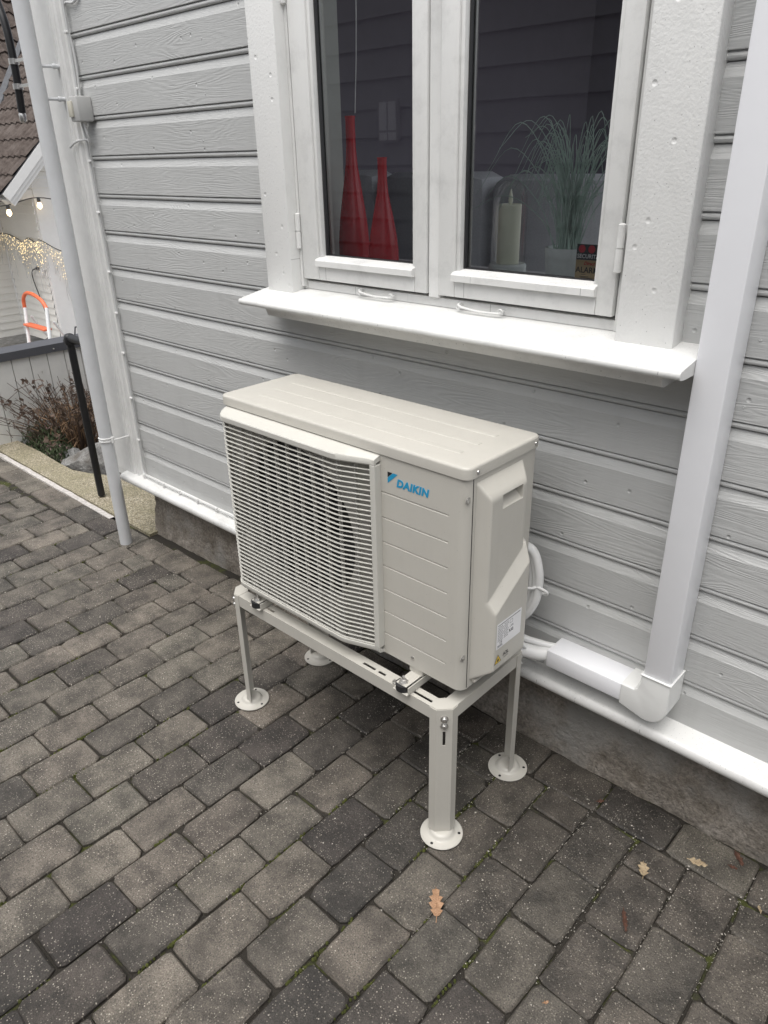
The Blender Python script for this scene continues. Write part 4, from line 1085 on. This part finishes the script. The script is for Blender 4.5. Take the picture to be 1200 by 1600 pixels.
MB().box(XG-.05, XG+.012, 1.6, YN-.012, 1.27, 1.40, .004).build('porch_beam', 'neighw', nb)
MB().box(XN, XG-.06, 1.6, YN, 1.40, 1.42).build('porch_ceiling', 'neighw', nb)
for k in range(14):
    z = 1.402+.112*k; y0 = 2.95+(z-1.3)/.96
    nboard_y(XG, y0+.06, 6.5, z)
# roof facing -y: eave low at the left, rake rising to the right
ta = .96
def ZA(y): return 1.36+ta*(y-2.905)
XR = -10.0
dirr = Vector((0, 1, ta)).normalized(); nrm = Vector((0, -ta, 1)).normalized()
def rake(off0, off1, x0, x1, name='rake_board'):
    a0 = Vector((0, 2.90, ZA(2.90))); q = []
    for s_ in (0, 4.2):
        p = a0+dirr*s_; q += [p-nrm*off0, p-nrm*off1]
    v = [(x, p.y, p.z) for x in (x0, x1) for p in q]
    MB().add(v, [(0, 1, 3, 2), (4, 6, 7, 5), (0, 4, 5, 1), (2, 3, 7, 6), (0, 2, 6, 4), (1, 5, 7, 3)]).build(name, 'neighw', nb)
rake(.0, .115, XR-.03, XR); rake(.117, .165, XR-.05, XR-.02); rake(.167, .215, XR-.07, XR-.04); rake(.10, .20, XR-.30, XR-.075, 'soffit')
a = MB(); a.add([(XR-.01, 2.88, ZA(2.88)+.01), (XR-.01, 7, ZA(7)+.01), (-16, 7, ZA(7)+.01), (-16, 2.88, ZA(2.88)+.01)], [(0, 1, 2, 3)]); a.build('roof_deck', 'lead', nb, fix=False)
# lower roof tiles: small rolled tiles, joined
a = MB(); cs, cw = .33, .20
for r_ in range(14):
    for c in range(28):
        x = XR-.02-cw*c; s0 = -.03+cs*r_
        vs = []
        for e, lift in ((0, .040), (cs*1.04, .014)):
            p = Vector((x, 2.90, ZA(2.90)))+dirr*(s0+e)
            for t, hgt in ((0, 0), (.2, .024), (.42, .033), (.64, .02), (.8, 0), (1., -.004)):
                vs.append(p+Vector((-cw*t, 0, 0))+nrm*(hgt+lift))
        a.add(vs+[v-nrm*.03 for v in vs[:6]], [(i, i+1, i+7, i+6) for i in range(5)]+[(12+i, 13+i, i+1, i) for i in range(5)])
tag(a.build('roof_tiles', 'tile', nb, fix=False), kind='stuff')
# upper roof facing +x, nearer and with larger tiles, each tile its own piece
tb_ = .98
ddB = Vector((-1, 0, tb_)).normalized(); nB = Vector((tb_, 0, 1)).normalized()
def PB(y, s_): return Vector((-11.2, y, 1.314))+ddB*s_
a = MB(); a.add([PB(2.0, -.1)-nB*.03, PB(9.6, -.1)-nB*.03, PB(9.6, 6)-nB*.03, PB(2.0, 6)-nB*.03], [(0, 1, 2, 3)]); a.build('upper_roof_deck', 'lead', nb, fix=False)
tw, th_ = .26, .33
vs = []
for e, lift in ((0, .045), (.5, .032), (1.06, .012)):
    for t, hgt in ((0, .0), (.12, .022), (.3, .045), (.48, .022), (.62, 0), (.8, -.010), (1.0, -.004)):
        vs.append(ddB*(th_*e)+Vector((0, tw*t, 0))+nB*(hgt+lift))
nt7 = 7
fs = [(i+7*j, i+1+7*j, i+8+7*j, i+7+7*j) for j in range(2) for i in range(6)]; vs += [v-nB*.03 for v in vs[:7]]; fs += [(21+i, 22+i, i+1, i) for i in range(6)]
tm = bpy.data.meshes.new('roof_tile'); tm.from_pydata([tuple(v) for v in vs], [], fs); tm.materials.append(M['tile']); tm.shade_smooth(); tm.set_sharp_from_angle(angle=R(50))
for r_ in range(18):
    for c in range(28):
        p = PB(2.1+tw*c, th_*r_); q = project(p)
        if q is None or not (-45 < q[0] < 110 and -60 < q[1] < 260) or p.z < ZA(p.y)-.15: continue
        o = bpy.data.objects.new('roof_tile', tm); COL.objects.link(o); o.parent = nb; o.location = p-world_off(nb)
        o.rotation_euler = (0, random.uniform(-.01, .01), random.uniform(-.008, .008))
vl = [Vector((-11.2-s_, 2.905+(1.314-1.36+.98*s_)/ta, 1.314+.98*s_)) for s_ in (0, 3.6)]
MB().tube([v+Vector((.03, 0, .05)) for v in vl], .07, 8).build('valley_flashing', 'lead', nb)
# black conduit clamped to the side wall of the grey house
cn = thing('black_conduit', (-2.25, .06, 2.0), 'curved black conduit with metal clamps hanging beside the top of the downpipe', 'conduit')
MB().tube(curve_pts([(-2.60, .06, 2.50), (-2.51, .06, 2.325), (-2.484, .06, 2.25), (-2.478, .06, 2.16), (-2.484, .06, 2.05), (-2.500, .06, 1.93)], 8), .0165, 14).build('tube', 'black', cn, True)
for z, x in ((2.125, -2.478), (2.03, -2.487)):
    MB().lathe([(.0175, -.012), (.0215, -.011), (.0215, .011), (.0175, .012)], (x, .06, z), 16).box(x+.015, -2.0, .052, .068, z-.006, z+.006).box(x-.03, x-.015, .054, .066, z-.009, z+.009, .001).build('clamp', 'steel', cn, True)
MB().lathe([(.010, -.022), (.016, -.015), (.016, .01), (.012, .018)], (-2.502, .06, 1.912), 12).build('end_fitting', 'steel', cn, True)

# lights hung on the porch
sg = thing('festoon_lights', (-10, 2.4, 1.3), 'festoon cable with warm glowing bulbs strung across the porch', 'string lights')
fl = curve_pts([(-10.12, 2.0, 1.16), (-10.12, 2.6, 1.20), (-10.12, 2.98, 1.215), (-10.12, 3.43, 1.29), (-10.12, 4.0, 1.17), (-10.12, 4.8, 1.0)], 6)
MB().tube(fl, .008, 6).build('cable', 'cabled', sg)
for y, z in ((2.98, 1.215), (3.43, 1.285)):
    MB().lathe([(.022, -.055), (.026, -.03), (.020, 0)], (-10.12, y, z), 10).build('socket', 'cabled', sg)
    MB().lathe([(.004, -.15), (.030, -.125), (.036, -.10), (.020, -.057)], (-10.12, y, z), 12).build('bulb', 'bulb', sg, True)
ic = thing('light_curtain', (-11, 3.4, .7), 'icicle curtain of tiny warm fairy lights pinned along the white porch wall', 'fairy lights')
tl = curve_pts([(-11.64, 2.8, .74), (-11.64, 3.2, .72), (-11.55, 3.40, .75), (-11.1, 3.40, .70), (-10.9, 3.40, .64), (-10.7, 3.40, .72), (-10.45, 3.40, .67), (-10.27, 3.40, .71), (-10.24, 3.62, .56), (-10.22, 3.95, .42)], 6)
MB().tube(tl, .007, 5).build('cable', 'cabled', ic)
a = MB(); b = MB(); lr = random.Random(31)
for k in range(len(tl)*2-2):
    p = tl[k//2].lerp(tl[k//2+1], .5*(k % 2)); L = lr.uniform(.1, .4) if lr.random() < .7 else lr.uniform(.4, .75)
    q = [p+Vector((lr.gauss(0, .015), -.01, -L*t/6)) for t in range(7)]; a.tube(q, .003, 4, False)
    for t in range(int(L/.075)):
        c_ = p+Vector((lr.gauss(0, .02), -.015, -t*.05-lr.uniform(0, .05))); r_ = lr.uniform(.004, .008); b.lathe([(r_*.3, -r_), (r_, 0), (r_*.3, r_)], c_, 5)
a.build('drop_wires', 'cable', ic, fix=False); tag(b.build('fairy_bulbs', 'fairy', ic, fix=False), kind='stuff')
pc = thing('power_cord', (-10.7, 3.4, .28), 'dark power cord with plug hanging down the white wall behind the ladder', 'cord')
MB().tube(curve_pts([(-10.66, 3.41, .275), (-10.78, 3.40, .24), (-10.82, 3.40, .13), (-10.72, 3.40, -.15), (-10.62, 3.40, -.45), (-10.66, 3.38, -.75), (-10.8, 3.3, -.84)], 6), .009, 6).build('lead', 'cabled', pc)
MB().tube([(-10.68, 3.41, .275), (-10.58, 3.41, .295)], [.014, .028], 10).build('plug', 'cabled', pc)
MB().box(-10.50, -10.42, 3.40, 3.44, .20, .28, .008).build('socket', 'neighw', pc)
ld = thing('step_ladder', (-9.8, 2.95, -.85), 'small white folding step ladder with orange hoop handle and treads', 'ladder')
def rail(x): return [(x, 2.95, -.18), (x+(.10 if x < -9.8 else .03), 2.80, -.85)]
xl, xr_ = -10.25, -9.50
MB().tube([(xl, 2.95, -.20), (xl+.24, 2.78, -.85)], .026, 10).build('front_rail', 'alad', ld, True)
MB().tube([(xr_, 2.95, -.12), (xr_+.20, 2.78, -.85)], .026, 10).build('front_rail', 'alad', ld, True)
MB().tube([(xl+.03, 3.0, -.32), (xl+.02, 3.30, -.85)], .018, 8).build('rear_rail', 'alad', ld, True)
MB().tube([(xr_+.02, 3.0, -.32), (xr_-.02, 3.30, -.85)], .018, 8).build('rear_rail', 'alad', ld, True)
MB().tube(curve_pts([(xl-.01, 2.95, -.21), (xl+.03, 2.95, -.06), (xl+.18, 2.95, .03), (xl+.40, 2.95, .03), (xr_-.12, 2.95, -.03), (xr_, 2.95, -.13)], 7), .027, 12).build('handle', 'orange', ld, True)
MB().box(xl+.10, xr_+.03, 2.83, 2.95, -.43, -.40, .006).build('tread', 'orange', ld)
MB().box(xl+.20, xr_+.12, 2.76, 2.92, -.72, -.69, .006).build('tread', 'orange', ld)
MB().tube([(xr_+.02, 2.90, -.42), (xr_-.16, 3.0, -.80)], .010, 6).build('brace', 'cabled', ld)

# ------------------------------------------------------------------ grey house across the passage (seen mirrored in the panes)
op = thing('opposite_house', (0, -3.9, 0), 'grey clapboard house across the passage, seen mirrored in the window panes', 'house')
for k in range(13):
    z = .3+.225*k
    MB().prof_x([(-3.75, z), (-3.71, z), (-3.715, z+.02), (-3.735, z+.19), (-3.75, z+.2245)], -5.0, 5.5, 1).build('wall_board', 'opp', op)
MB().box(-5.0, 5.5, -4.2, -3.751, -.6, 3.22).build('wall_core', 'opp', op)
MB().box(-5.0, 5.5, -3.80, -3.70, -.6, .298).build('plinth', 'found', op)
ow = MB().box(-3.725, -3.485, -3.72, -3.690, 1.825, 2.165).build('window', 'opp', op)
for x0, x1, z0, z1 in ((-3.702, -3.614, 1.925, 2.143), (-3.597, -3.508, 1.925, 2.143), (-3.702, -3.614, 1.848, 1.908), (-3.597, -3.508, 1.848, 1.908)):
    MB().box(x0, x1, -3.6895, -3.686, z0, z1).build('pane', 'pvc', ow)  # opaque pale panes: the sky they would reflect is put into the colour
